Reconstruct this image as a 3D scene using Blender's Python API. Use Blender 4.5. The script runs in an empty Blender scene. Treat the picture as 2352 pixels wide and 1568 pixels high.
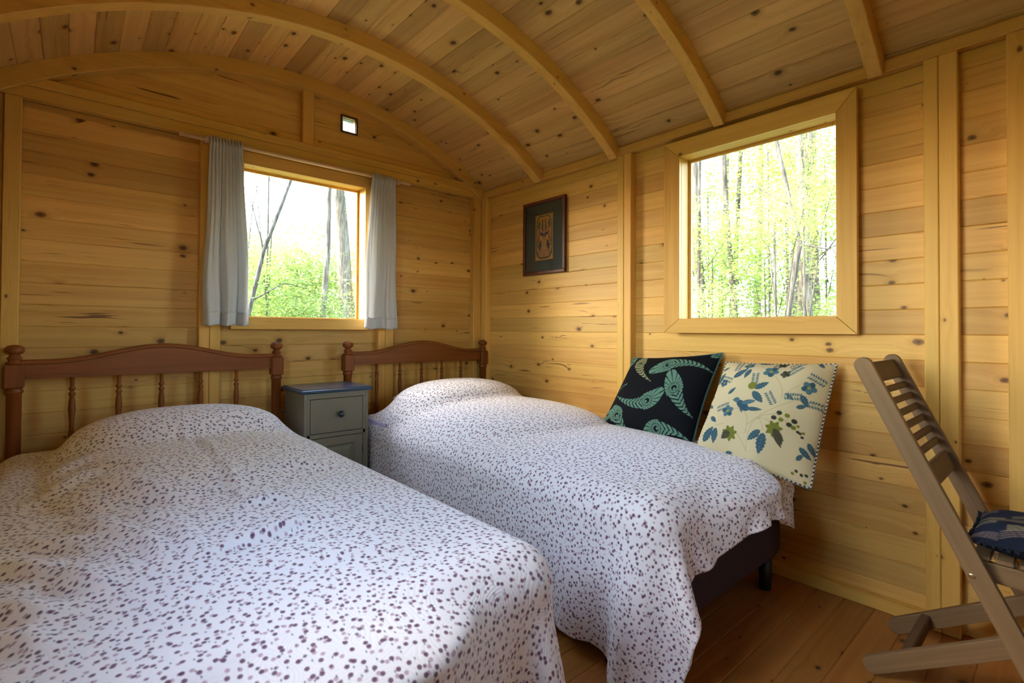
import bpy, math, random
import numpy as np
from mathutils import Vector, Matrix
random.seed(7); np.random.seed(7)
sc = bpy.context.scene
PI = math.pi

# ---------------------------------------------------------------- camera
cam_d = bpy.data.cameras.new('camera'); cam = bpy.data.objects.new('camera', cam_d)
sc.collection.objects.link(cam); sc.camera = cam
YAW, PITCH, ROLL = -0.7227, 0.0132, 0.0054
EYE = 1.08
_F = Vector((-math.sin(YAW)*math.cos(PITCH), math.cos(YAW)*math.cos(PITCH), math.sin(PITCH)))
_R = Vector((math.cos(YAW), math.sin(YAW), 0)); _U = _R.cross(_F)
_R2 = math.cos(ROLL)*_R + math.sin(ROLL)*_U; _U2 = -math.sin(ROLL)*_R + math.cos(ROLL)*_U
m = Matrix((_R2, _U2, -_F)).transposed().to_4x4(); m.translation = (0, 0, EYE)
cam.matrix_world = m
cam_d.sensor_width = 36.0; cam_d.lens = 1148.18/2352*36; cam_d.shift_y = -(784-743.76)/2352
cam_d.clip_start = 0.02; cam_d.clip_end = 200
cam_d.dof.use_dof = True; cam_d.dof.focus_distance = 2.3; cam_d.dof.aperture_fstop = 5.6

# ---------------------------------------------------------------- sky, sun, exposure
w = bpy.data.worlds.new('sky'); sc.world = w; w.use_nodes = True
bg = w.node_tree.nodes['Background']
sky = w.node_tree.nodes.new('ShaderNodeTexSky'); sky.sky_type = 'NISHITA'; sky.sun_disc = False
sky.sun_elevation = math.radians(35); sky.sun_rotation = math.radians(-53.5); sky.air_density = 1.2; sky.dust_density = 1.6
w.node_tree.links.new(sky.outputs[0], bg.inputs['Color']); bg.inputs['Strength'].default_value = 0.35
sun_d = bpy.data.lights.new('sun', 'SUN'); sun_d.energy = 2.0; sun_d.color = (1.0, 0.93, 0.82); sun_d.angle = 0.009
sun = bpy.data.objects.new('sun', sun_d); sc.collection.objects.link(sun)
sun.rotation_euler = Vector((-1.35, 1.0, 1.21)).to_track_quat('Z', 'Y').to_euler()
def portal(name, loc, face, sx, sy):
    d = bpy.data.lights.new(name, 'AREA'); d.shape = 'RECTANGLE'; d.size = sx; d.size_y = sy; d.energy = 1
    d.cycles.is_portal = True
    o = bpy.data.objects.new(name, d); o.location = loc
    o.rotation_euler = Vector(face).to_track_quat('-Z', 'Z').to_euler(); sc.collection.objects.link(o)
portal('window_daylight', (1.05, 3.12, 1.57), (0, -1, 0), .70, .84)
portal('window_daylight', (2.44, 1.01, 1.56), (-1, 0, 0), .70, .84)
portal('window_daylight', (-.30, 0.875, 1.50), (1, 0, 0), .75, .94)
portal('door_daylight', (.73, -2.34, 1.50), (0, 1, 0), .45, .90)
sc.view_settings.view_transform = 'Standard'; sc.view_settings.look = 'None'
sc.view_settings.gamma = 1.0; sc.view_settings.use_curve_mapping = False
sc.view_settings.exposure = 3.4
cy = sc.cycles
cy.max_bounces = 10; cy.diffuse_bounces = 6; cy.glossy_bounces = 4; cy.transmission_bounces = 6; cy.transparent_max_bounces = 12
cy.use_adaptive_sampling = True; cy.adaptive_threshold = .04
cy.caustics_reflective = False; cy.caustics_refractive = False; cy.sample_clamp_indirect = 12

# ---------------------------------------------------------------- helpers
COL = sc.collection
def tag(o, label=None, cat=None, group=None, kind=None):
    if label: o['label'] = label
    if cat: o['category'] = cat
    if group: o['group'] = group
    if kind: o['kind'] = kind
    return o
def empty(name, loc=(0, 0, 0), rot=(0, 0, 0), parent=None):
    o = bpy.data.objects.new(name, None); o.empty_display_size = .05
    o.location = loc; o.rotation_euler = rot; COL.objects.link(o)
    if parent: o.parent = parent
    return o
def link(name, me, parent=None, mw=None):
    o = bpy.data.objects.new(name, me); COL.objects.link(o)
    if parent: o.parent = parent
    if mw is not None: o.matrix_local = mw
    return o
class MB:
    """collects faces; build() links one mesh"""
    def __init__(s): s.v = []; s.f = []; s.sm = []; s.M = Matrix.Identity(4)
    def add(s, vs, fs, smooth=False):
        n = len(s.v); s.v += [tuple(s.M @ Vector(p)) for p in vs]
        s.f += [tuple(i+n for i in f) for f in fs]; s.sm += [smooth]*len(fs); return s
    def box(s, a, b, ch=0.0):
        x0, y0, z0 = a; x1, y1, z1 = b
        if ch <= 0:
            vs = [(x0,y0,z0),(x1,y0,z0),(x1,y1,z0),(x0,y1,z0),(x0,y0,z1),(x1,y0,z1),(x1,y1,z1),(x0,y1,z1)]
            return s.add(vs, [(3,2,1,0),(4,5,6,7),(0,1,5,4),(1,2,6,5),(2,3,7,6),(3,0,4,7)])
        vs = []; c = ch
        for sx in (0, 1):
            for sy in (0, 1):
                for sz in (0, 1):
                    X = (x0, x1)[sx]; Y = (y0, y1)[sy]; Z = (z0, z1)[sz]
                    dx = c*(1-2*sx); dy = c*(1-2*sy); dz = c*(1-2*sz)
                    vs += [(X, Y+dy, Z+dz), (X+dx, Y, Z+dz), (X+dx, Y+dy, Z)]
        def i(sx, sy, sz, k): return ((sx*2+sy)*2+sz)*3+k
        fs = []
        for q in (0, 1):
            fs.append([i(q,0,0,0), i(q,1,0,0), i(q,1,1,0), i(q,0,1,0)][::(1 if q else -1)])
            fs.append([i(0,q,0,1), i(1,q,0,1), i(1,q,1,1), i(0,q,1,1)][::(-1 if q else 1)])
            fs.append([i(0,0,q,2), i(1,0,q,2), i(1,1,q,2), i(0,1,q,2)][::(1 if q else -1)])
        for a_ in (0, 1):
            for b_ in (0, 1):
                fl = 1 if a_ == b_ else -1
                fs.append([i(0,a_,b_,1), i(1,a_,b_,1), i(1,a_,b_,2), i(0,a_,b_,2)][::fl])
                fs.append([i(a_,0,b_,0), i(a_,0,b_,2), i(a_,1,b_,2), i(a_,1,b_,0)][::fl])
                fs.append([i(a_,b_,0,0), i(a_,b_,1,0), i(a_,b_,1,1), i(a_,b_,0,1)][::fl])
                for c_ in (0, 1):
                    f3 = [i(a_,b_,c_,0), i(a_,b_,c_,1), i(a_,b_,c_,2)]
                    fs.append(f3 if (a_+b_+c_) % 2 else f3[::-1])
        return s.add(vs, fs)
    def prism(s, poly, z0, z1):
        """poly in local xy, extruded along z"""
        n = len(poly)
        vs = [(x, y, z0) for x, y in poly]+[(x, y, z1) for x, y in poly]
        return s.add(vs, [tuple(range(n))[::-1], tuple(range(n, 2*n))]+[(i, (i+1) % n, (i+1) % n+n, i+n) for i in range(n)])
    def tube(s, pts, rad, n=10, cap=True):
        pts = [Vector(p) for p in pts]; rad = rad if hasattr(rad, '__len__') else [rad]*len(pts)
        vs = []; fs = []; up = None
        for k, p in enumerate(pts):
            d = (pts[min(k+1, len(pts)-1)]-pts[max(k-1, 0)]).normalized()
            if up is None: up = Vector((0, 0, 1)) if abs(d.z) < .9 else Vector((1, 0, 0))
            a = d.cross(up).normalized(); b = a.cross(d).normalized(); up = b
            for j in range(n):
                t = 2*PI*j/n; vs.append(p+(a*math.cos(t)+b*math.sin(t))*rad[k])
        for k in range(len(pts)-1):
            for j in range(n): fs.append((k*n+j, k*n+(j+1) % n, (k+1)*n+(j+1) % n, (k+1)*n+j))
        s.add(vs, fs, True)
        if cap:
            N = len(s.v)-len(vs)
            s.f += [tuple(N+j for j in range(n))[::-1], tuple(N+(len(pts)-1)*n+j for j in range(n))]; s.sm += [False]*2
        return s
    def lathe(s, prof, c=(0, 0, 0), n=20):
        """prof: list of (radius, z)"""
        vs = []; fs = []
        for r, z in prof:
            for j in range(n):
                t = 2*PI*j/n; vs.append((c[0]+r*math.cos(t), c[1]+r*math.sin(t), c[2]+z))
        for k in range(len(prof)-1):
            for j in range(n): fs.append((k*n+j, k*n+(j+1) % n, (k+1)*n+(j+1) % n, (k+1)*n+j))
        s.add(vs, fs, True)
        N = len(s.v)-len(vs); K = len(prof)-1
        s.f += [tuple(N+j for j in range(n))[::-1], tuple(N+K*n+j for j in range(n))]; s.sm += [False]*2
        return s
    def mesh(s, name, mat, bev=0):
        me = bpy.data.meshes.new(name); me.from_pydata(s.v, [], s.f)
        me.polygons.foreach_set('use_smooth', s.sm); me.update()
        if mat: me.materials.append(mat)
        return me
    def build(s, name, mat, parent=None, mw=None, bev=0):
        o = link(name, s.mesh(name, mat), parent, mw)
        if bev:
            b = o.modifiers.new('bevel', 'BEVEL'); b.width = bev; b.segments = 2; b.limit_method = 'ANGLE'
        return o
def grid_mesh(name, P, mat, uv=None, col=None, closed_u=False):
    """P: (nu, nv, 3) array"""
    nu, nv = P.shape[:2]
    me = bpy.data.meshes.new(name)
    V = P.reshape(-1, 3)
    iu, iv = np.meshgrid(np.arange(nu-(0 if closed_u else 1)), np.arange(nv-1), indexing='ij')
    a = iu*nv+iv; b = ((iu+1) % nu)*nv+iv
    F = np.stack([a, b, b+1, a+1], -1).reshape(-1, 4)
    me.vertices.add(len(V)); me.vertices.foreach_set('co', V.astype(np.float32).ravel())
    me.loops.add(F.size); me.loops.foreach_set('vertex_index', F.astype(np.int32).ravel())
    me.polygons.add(len(F)); me.polygons.foreach_set('loop_start', np.arange(0, F.size, 4, dtype=np.int32))
    me.polygons.foreach_set('use_smooth', np.ones(len(F), bool))
    me.update(calc_edges=True)
    if uv is not None:
        l = me.uv_layers.new(name='UVMap'); l.data.foreach_set('uv', uv.reshape(-1, 2)[F.ravel()].astype(np.float32).ravel())
    if col is not None:
        ca = me.color_attributes.new('print', 'FLOAT_COLOR', 'POINT')
        c4 = np.ones((len(V), 4), np.float32); c4[:, :3] = col.reshape(-1, 3); ca.data.foreach_set('color', c4.ravel())
    me.validate(); me.materials.append(mat)
    return me

# ---------------------------------------------------------------- materials
def new_mat(name):
    mt = bpy.data.materials.new(name); mt.use_nodes = True; nt = mt.node_tree
    return mt, nt, nt.nodes['Principled BSDF']
def N(nt, t, **kw):
    n = nt.nodes.new(t)
    for k, v in kw.items():
        if k in ('inp',):
            for kk, vv in v.items(): n.inputs[kk].default_value = vv
        else: setattr(n, k, v)
    return n
def ramp(nt, src, stops, interp='LINEAR'):
    r = N(nt, 'ShaderNodeValToRGB'); cr = r.color_ramp; cr.interpolation = interp
    while len(cr.elements) < len(stops): cr.elements.new(.5)
    for e, (p, c) in zip(cr.elements, stops):
        e.position = p; e.color = c if len(c) == 4 else (*c, 1)
    nt.links.new(src, r.inputs[0]); return r.outputs[0]
def math_(nt, op, a, b=None, c=None, clamp=False):
    n = N(nt, 'ShaderNodeMath', operation=op); n.use_clamp = clamp
    for i, x in enumerate((a, b, c)):
        if x is None: continue
        if isinstance(x, (int, float)): n.inputs[i].default_value = x
        else: nt.links.new(x, n.inputs[i])
    return n.outputs[0]
def mix(nt, fac, a, b, mode='MIX'):
    n = N(nt, 'ShaderNodeMix', data_type='RGBA', blend_type=mode)
    for sock, x in ((n.inputs['Factor'], fac), (n.inputs['A'], a), (n.inputs['B'], b)):
        if isinstance(x, (int, float)): sock.default_value = x
        elif isinstance(x, tuple): sock.default_value = (*x, 1) if len(x) == 3 else x
        else: nt.links.new(x, sock)
    return n.outputs['Result']
def bump(nt, h, strength, dist=.001):
    b = N(nt, 'ShaderNodeBump', inp={'Strength': strength, 'Distance': dist}); nt.links.new(h, b.inputs['Height']); return b.outputs[0]
def wood(name, light, dark, knot, rough=.5, knots=1.0, streak=.5, vary=.25, gscale=1.0, coat=0.0, axis=0, kscale=1.0):
    """timber whose grain runs along the local axis given (0 = x)"""
    mt, nt, bs = new_mat(name)
    tc = N(nt, 'ShaderNodeTexCoord'); oi = N(nt, 'ShaderNodeObjectInfo')
    rnd = oi.outputs['Random']
    off = N(nt, 'ShaderNodeCombineXYZ')
    nt.links.new(math_(nt, 'MULTIPLY', rnd, 71.3), off.inputs[0]); nt.links.new(math_(nt, 'MULTIPLY', rnd, 37.7), off.inputs[1])
    nt.links.new(math_(nt, 'MULTIPLY', rnd, 13.1), off.inputs[2])
    rot = N(nt, 'ShaderNodeVectorRotate', rotation_type='EULER_XYZ')
    nt.links.new(tc.outputs['Object'], rot.inputs['Vector'])
    rot.inputs['Rotation'].default_value = ((0, 0, 0), (0, 0, PI/2), (0, PI/2, 0))[axis]
    p = N(nt, 'ShaderNodeVectorMath', operation='ADD'); nt.links.new(rot.outputs[0], p.inputs[0]); nt.links.new(off.outputs[0], p.inputs[1])
    P = p.outputs[0]
    # knots: distance cells in a grain-aligned space
    sx_ = N(nt, 'ShaderNodeSeparateXYZ'); nt.links.new(P, sx_.inputs[0]); cb_ = N(nt, 'ShaderNodeCombineXYZ')
    nt.links.new(sx_.outputs[0], cb_.inputs[0]); nt.links.new(math_(nt, 'ADD', sx_.outputs[1], sx_.outputs[2]), cb_.inputs[1])
    mk = N(nt, 'ShaderNodeMapping', inp={'Scale': (7.0*kscale, 10.0*kscale, 1.0)}); nt.links.new(cb_.outputs[0], mk.inputs[0])
    vk = N(nt, 'ShaderNodeTexVoronoi', voronoi_dimensions='2D', inp={'Scale': 1.0, 'Randomness': .95}); nt.links.new(mk.outputs[0], vk.inputs['Vector'])
    sep = N(nt, 'ShaderNodeSeparateColor'); nt.links.new(vk.outputs['Color'], sep.inputs[0])
    size = math_(nt, 'MULTIPLY', math_(nt, 'SUBTRACT', sep.outputs[0], 1.0-.38*knots, clamp=True), .40)
    wob = N(nt, 'ShaderNodeTexNoise', inp={'Scale': 60.0, 'Detail': 1.0}); nt.links.new(P, wob.inputs['Vector'])
    dist = math_(nt, 'ADD', vk.outputs['Distance'], math_(nt, 'MULTIPLY', math_(nt, 'SUBTRACT', wob.outputs[0], .5), .06))
    kn = math_(nt, 'SUBTRACT', size, dist)
    kmask = math_(nt, 'MULTIPLY', kn, 30.0, clamp=True)
    halo = math_(nt, 'MULTIPLY', math_(nt, 'SUBTRACT', math_(nt, 'MULTIPLY', size, 2.2), dist), 6.0, clamp=True)
    # grain, bending round the knots
    bend = math_(nt, 'MULTIPLY', math_(nt, 'POWER', math_(nt, 'SUBTRACT', 1.0, vk.outputs['Distance'], clamp=True), 3.0), math_(nt, 'MULTIPLY', size, .35))
    bv = N(nt, 'ShaderNodeCombineXYZ'); nt.links.new(bend, bv.inputs[1])
    pb = N(nt, 'ShaderNodeVectorMath', operation='ADD'); nt.links.new(P, pb.inputs[0]); nt.links.new(bv.outputs[0], pb.inputs[1])
    mg = N(nt, 'ShaderNodeMapping', inp={'Scale': (.9*gscale, 38*gscale, 30*gscale)}); nt.links.new(pb.outputs[0], mg.inputs[0])
    g1 = N(nt, 'ShaderNodeTexNoise', inp={'Scale': 1.0, 'Detail': 3.0, 'Roughness': .55, 'Distortion': .35}); nt.links.new(mg.outputs[0], g1.inputs['Vector'])
    mg2 = N(nt, 'ShaderNodeMapping', inp={'Scale': (4*gscale, 260*gscale, 200*gscale)}); nt.links.new(pb.outputs[0], mg2.inputs[0])
    g2 = N(nt, 'ShaderNodeTexNoise', inp={'Scale': 1.0, 'Detail': 2.0}); nt.links.new(mg2.outputs[0], g2.inputs['Vector'])
    mg3 = N(nt, 'ShaderNodeMapping', inp={'Scale': (.55, 6, 6)}); nt.links.new(P, mg3.inputs[0])
    g3 = N(nt, 'ShaderNodeTexNoise', inp={'Scale': 1.0, 'Detail': 2.0, 'Distortion': .4}); nt.links.new(mg3.outputs[0], g3.inputs['Vector'])
    gg = math_(nt, 'ADD', math_(nt, 'MULTIPLY', g1.outputs[0], .75), math_(nt, 'MULTIPLY', g2.outputs[0], .25))
    gr = ramp(nt, gg, [(.30, (0, 0, 0)), (.62, (1, 1, 1))])
    grs = math_(nt, 'MULTIPLY', gr, .62); g3s = math_(nt, 'MULTIPLY', ramp(nt, g3.outputs[0], [(.35, (0, 0, 0)), (.7, (1, 1, 1))]), .38)
    tone = math_(nt, 'ADD', grs, g3s)
    c = mix(nt, tone, dark, light)
    mean = tuple((a+b)/2 for a, b in zip(light, dark))
    # dark splits and streaks
    ms = N(nt, 'ShaderNodeMapping', inp={'Scale': (3.2, 90, 60)}); nt.links.new(pb.outputs[0], ms.inputs[0])
    st = N(nt, 'ShaderNodeTexNoise', inp={'Scale': 1.0, 'Detail': 1.0}); nt.links.new(ms.outputs[0], st.inputs['Vector'])
    ms2 = N(nt, 'ShaderNodeMapping', inp={'Scale': (1.3, 5, 5)}); nt.links.new(P, ms2.inputs[0])
    st2 = N(nt, 'ShaderNodeTexNoise', inp={'Scale': 1.0, 'Detail': 0.0}); nt.links.new(ms2.outputs[0], st2.inputs['Vector'])
    sm = math_(nt, 'MULTIPLY', ramp(nt, st.outputs[0], [(.66, (0, 0, 0)), (.72, (1, 1, 1))]), ramp(nt, st2.outputs[0], [(.55, (0, 0, 0)), (.65, (1, 1, 1))]))
    c = mix(nt, math_(nt, 'MULTIPLY', sm, streak), c, knot)
    c = mix(nt, math_(nt, 'MULTIPLY', halo, .55), c, tuple(a*.80+b*.2 for a, b in zip(dark, knot)))
    c = mix(nt, math_(nt, 'MULTIPLY', kmask, .85), c, tuple(a*.8+b*.17 for a, b in zip(knot, dark)))
    c = mix(nt, math_(nt, 'MULTIPLY', math_(nt, 'MULTIPLY', math_(nt, 'SUBTRACT', math_(nt, 'MULTIPLY', size, .55), dist), 30.0, clamp=True), .7), c, tuple(a*.5 for a in knot))
    # board to board variation
    v = math_(nt, 'ADD', 1.0-vary/2, math_(nt, 'MULTIPLY', rnd, vary))
    hs = N(nt, 'ShaderNodeHueSaturation'); nt.links.new(v, hs.inputs['Value']); nt.links.new(c, hs.inputs['Color'])
    nt.links.new(math_(nt, 'ADD', .494, math_(nt, 'MULTIPLY', math_(nt, 'FRACT', math_(nt, 'MULTIPLY', rnd, 7.31)), .010)), hs.inputs['Hue'])
    nt.links.new(hs.outputs[0], bs.inputs['Base Color'])
    bs.inputs['Roughness'].default_value = rough
    bs.inputs['Specular IOR Level'].default_value = .3
    if coat: bs.inputs['Coat Weight'].default_value = coat; bs.inputs['Coat Roughness'].default_value = .25
    nt.links.new(bump(nt, math_(nt, 'SUBTRACT', gg, math_(nt, 'MULTIPLY', kmask, .4)), .25, .0012), bs.inputs['Normal'])
    return mt
def plain(name, col, rough=.5, metal=0.0, noise=.08, nscale=40, bmp=.15, coat=0.0, sheen=0.0):
    mt, nt, bs = new_mat(name)
    tc = N(nt, 'ShaderNodeTexCoord'); n = N(nt, 'ShaderNodeTexNoise', inp={'Scale': nscale, 'Detail': 4.0}); nt.links.new(tc.outputs['Object'], n.inputs['Vector'])
    c = mix(nt, n.outputs[0], tuple(x*(1-noise) for x in col), tuple(min(1, x*(1+noise)) for x in col))
    nt.links.new(c, bs.inputs['Base Color']); bs.inputs['Roughness'].default_value = rough; bs.inputs['Metallic'].default_value = metal
    bs.inputs['Coat Weight'].default_value = coat; bs.inputs['Sheen Weight'].default_value = sheen
    if bmp: nt.links.new(bump(nt, n.outputs[0], bmp, .001), bs.inputs['Normal'])
    return mt
M = {}
M['pine'] = wood('pine_boards', (.735, .468, .140), (.53, .291, .066), (.085, .022, .006), rough=.44, knots=1.0, streak=.8, vary=.34)
M['pine_ceiling'] = wood('pine_ceiling_boards', (.68, .43, .165), (.46, .255, .078), (.06, .018, .006), rough=.5, knots=1.0, streak=.5, vary=.42)
M['pine_post'] = wood('pine_battens', (.73, .452, .114), (.565, .319, .064), (.10, .033, .012), rough=.45, knots=.62, streak=.25, vary=.16)
M['floor'] = wood('pine_floor', (.40, .175, .038), (.25, .092, .018), (.05, .016, .006), rough=.38, knots=.9, streak=.3, vary=.25, coat=.25)
M['bedwood'] = wood('stained_pine', (.27, .088, .016), (.145, .040, .007), (.03, .009, .004), rough=.42, knots=.35, streak=.2, vary=.08, coat=0)
M['bedwood_v'] = wood('stained_pine_turned', (.27, .088, .016), (.145, .040, .007), (.03, .009, .004), rough=.42, knots=.35, streak=.2, vary=.08, coat=0, axis=2)
M['teak'] = wood('weathered_teak', (.235, .145, .066), (.125, .074, .033), (.06, .035, .02), rough=.6, knots=.15, streak=.3, vary=.12)
M['teak_dark'] = wood('dark_weathered_teak', (.125, .075, .042), (.060, .034, .019), (.03, .018, .01), rough=.6, knots=.15, streak=.3, vary=.2)
M['rod'] = wood('pale_wooden_rod', (.72, .56, .40), (.60, .42, .27), (.3, .15, .08), rough=.4, knots=0.05, streak=.1)
M['frame_red'] = wood('carved_red_brown_frame', (.13, .035, .014), (.055, .013, .007), (.02, .006, .004), rough=.4, knots=.3, gscale=1.5)
M['bark'] = None
def bark(name, a, b):
    mt, nt, bs = new_mat(name)
    tc = N(nt, 'ShaderNodeTexCoord'); mp = N(nt, 'ShaderNodeMapping', inp={'Scale': (22, 22, 3.0)}); nt.links.new(tc.outputs['Object'], mp.inputs[0])
    n = N(nt, 'ShaderNodeTexNoise', inp={'Scale': 1.6, 'Detail': 5.0, 'Roughness': .65}); nt.links.new(mp.outputs[0], n.inputs['Vector'])
    nt.links.new(ramp(nt, n.outputs[0], [(.38, a), (.6, b)]), bs.inputs['Base Color']); bs.inputs['Roughness'].default_value = .9
    nt.links.new(bump(nt, n.outputs[0], .9, .02), bs.inputs['Normal']); return mt
M['bark'] = bark('ridged_bark', (.05, .038, .028), (.20, .16, .13))
M['bark_dark'] = bark('dark_bark', (.02, .016, .012), (.09, .075, .06))
def leafmat(name, a, b):
    mt, nt, bs = new_mat(name)
    gi = N(nt, 'ShaderNodeNewGeometry'); c = ramp(nt, gi.outputs['Random Per Island'], [(0, a), (1, b)])
    nt.links.new(c, bs.inputs['Base Color']); bs.inputs['Roughness'].default_value = .5
    tr = N(nt, 'ShaderNodeBsdfTranslucent'); nt.links.new(mix(nt, .5, c, (.40, .47, .14)), tr.inputs[0])
    ms = N(nt, 'ShaderNodeMixShader', inp={0: .42}); nt.links.new(bs.outputs[0], ms.inputs[1]); nt.links.new(tr.outputs[0], ms.inputs[2])
    nt.links.new(ms.outputs[0], nt.nodes['Material Output'].inputs[0]); return mt
M['leaf'] = leafmat('green_leaves', (.09, .17, .05), (.22, .32, .10))
M['leaf_lime'] = leafmat('lime_leaves', (.22, .33, .07), (.40, .46, .13))
M['ground'] = plain('forest_floor', (.13, .15, .06), .95, noise=.5, nscale=3, bmp=.5)
M['grey'] = plain('grey_green_paint', (.20, .185, .13), .45, noise=.03, bmp=.05)
M['navy'] = plain('navy_blue_paint', (.030, .070, .125), .28, noise=.06, bmp=.03, coat=.3)
M['navy_dark'] = plain('dark_navy_paint', (.010, .016, .035), .25, noise=.05, bmp=.02, coat=.3)
M['base_cloth'] = plain('dark_brown_divan_cloth', (.030, .018, .024), .9, noise=.15, nscale=120, bmp=.3)
M['black_leg'] = plain('black_plastic', (.008, .010, .016), .4, bmp=0)
M['sheet'] = plain('lilac_sheet', (.55, .52, .78), .85, noise=.03, bmp=.1)
M['mattress'] = plain('white_mattress_ticking', (.72, .71, .70), .9, noise=.03, bmp=.1)
M['teal'] = plain('teal_velvet', (.012, .085, .080), .75, noise=.3, nscale=60, bmp=.2, sheen=.6)
M['cream_back'] = plain('cream_cotton', (.72, .62, .38), .85, noise=.04, bmp=.1)
M['metal'] = plain('brass_rivet', (.60, .50, .28), .3, metal=1.0, bmp=0)
M['vent'] = plain('brown_vent_plastic', (.075, .040, .028), .45, bmp=.02)
M['mat_board'] = plain('slate_blue_mount_board', (.028, .040, .045), .8, noise=.05, bmp=.02)
M['outer'] = plain('outer_cladding', (.22, .26, .22), .7)
M['roof_metal'] = plain('roof_sheet', (.12, .13, .13), .5)
M['rubber'] = plain('rubber_gasket', (.02, .02, .02), .6, bmp=0)
def glassmat():
    mt, nt, bs = new_mat('window_glass'); nt.nodes.remove(bs)
    t = N(nt, 'ShaderNodeBsdfTransparent', inp={0: (.97, .985, .975, 1)}); g = N(nt, 'ShaderNodeBsdfGlossy', inp={'Roughness': .01})
    f = N(nt, 'ShaderNodeLayerWeight', inp={'Blend': .5}); ms = N(nt, 'ShaderNodeMixShader')
    nt.links.new(math_(nt, 'ADD', .035, math_(nt, 'MULTIPLY', math_(nt, 'POWER', f.outputs['Facing'], 5.0), .9), clamp=True), ms.inputs[0]); nt.links.new(t.outputs[0], ms.inputs[1]); nt.links.new(g.outputs[0], ms.inputs[2])
    nt.links.new(ms.outputs[0], nt.nodes['Material Output'].inputs[0]); return mt
M['glass'] = glassmat()
def linen():
    mt, nt, bs = new_mat('blue_grey_linen')
    tc = N(nt, 'ShaderNodeTexCoord')
    a = N(nt, 'ShaderNodeTexWave', bands_direction='X', inp={'Scale': 260.0, 'Distortion': 2.0, 'Detail': 2.0}); b = N(nt, 'ShaderNodeTexWave', bands_direction='Y', inp={'Scale': 260.0, 'Distortion': 2.0, 'Detail': 2.0})
    nt.links.new(tc.outputs['UV'], a.inputs[0]); nt.links.new(tc.outputs['UV'], b.inputs[0])
    h = math_(nt, 'ADD', a.outputs['Fac'], b.outputs['Fac'])
    c = mix(nt, math_(nt, 'MULTIPLY', h, .5), (.60, .615, .63), (.76, .775, .785))
    nt.links.new(c, bs.inputs['Base Color']); bs.inputs['Roughness'].default_value = .9
    nt.links.new(bump(nt, h, .2, .0006), bs.inputs['Normal'])
    tr = N(nt, 'ShaderNodeBsdfTranslucent'); nt.links.new(c, tr.inputs[0])
    ms = N(nt, 'ShaderNodeMixShader', inp={0: .28}); nt.links.new(bs.outputs[0], ms.inputs[1]); nt.links.new(tr.outputs[0], ms.inputs[2])
    nt.links.new(ms.outputs[0], nt.nodes['Material Output'].inputs[0]); return mt
M['linen'] = linen()
def berry(name, ground=(.83, .83, .86), quilted=True, dens=1.0, dark=(.115, .030, .085)):
    """printed cotton: purple berries in pairs, paler berries, small dark leaves; quilted wavy stitching"""
    mt, nt, bs = new_mat(name); tc = N(nt, 'ShaderNodeTexCoord'); UV = tc.outputs['UV']
    def dots(scale, r, soft, seed, gate=0.0, stretch=(1, 1, 1), rotz=0.0):
        mp = N(nt, 'ShaderNodeMapping', inp={'Location': (seed, seed*1.7, 0), 'Scale': stretch, 'Rotation': (0, 0, rotz)}); nt.links.new(UV, mp.inputs[0])
        v = N(nt, 'ShaderNodeTexVoronoi', voronoi_dimensions='2D', inp={'Scale': scale, 'Randomness': .88}); nt.links.new(mp.outputs[0], v.inputs['Vector'])
        k = math_(nt, 'MULTIPLY', math_(nt, 'SUBTRACT', r*scale, v.outputs['Distance']), soft, clamp=True)
        if gate:
            s = N(nt, 'ShaderNodeSeparateColor'); nt.links.new(v.outputs['Color'], s.inputs[0])
            k = math_(nt, 'MULTIPLY', k, math_(nt, 'GREATER_THAN', s.outputs[1], gate))
        return k
    c = mix(nt, math_(nt, 'MULTIPLY', dots(44, .0046, 10, 3.1), .75), ground, (.40, .22, .31))
    c = mix(nt, math_(nt, 'MULTIPLY', dots(62, .0022, 8, 9.7, .1, (1, .55, 1), .6), .85), c, (.045, .06, .055))
    c = mix(nt, math_(nt, 'MULTIPLY', dots(46, .0050, 10, 17.3), .92), c, dark)
    c = mix(nt, math_(nt, 'MULTIPLY', dots(33, .0044, 10, 23.9, .3), .9), c, dark)
    nt.links.new(c, bs.inputs['Base Color']); bs.inputs['Roughness'].default_value = .85; bs.inputs['Sheen Weight'].default_value = .15
    if quilted:
        mp = N(nt, 'ShaderNodeMapping', inp={'Scale': (1, 1, 1)}); nt.links.new(UV, mp.inputs[0])
        v = N(nt, 'ShaderNodeTexVoronoi', voronoi_dimensions='2D', feature='F1', inp={'Scale': 11.0}); dn = N(nt, 'ShaderNodeTexNoise', inp={'Scale': 9.0, 'Detail': 1.0}); nt.links.new(UV, dn.inputs['Vector']); nt.links.new(mix(nt, .10, mp.outputs[0], dn.outputs['Color'], 'ADD'), v.inputs['Vector'])
        rings = math_(nt, 'ABSOLUTE', math_(nt, 'SINE', math_(nt, 'MULTIPLY', v.outputs['Distance'], 34.0)))
        rr = math_(nt, 'POWER', rings, .5)
        nz = N(nt, 'ShaderNodeTexNoise', inp={'Scale': 26.0, 'Detail': 4.0}); nt.links.new(UV, nz.inputs['Vector'])
        h = math_(nt, 'ADD', rr, math_(nt, 'MULTIPLY', nz.outputs[0], 1.6))
        nt.links.new(bump(nt, h, .38, .0015), bs.inputs['Normal'])
    return mt
M['quilt'] = berry('berry_print_quilt')
M['pillow'] = berry('berry_print_pillowcase', ground=(.50, .44, .46), quilted=False)
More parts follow.
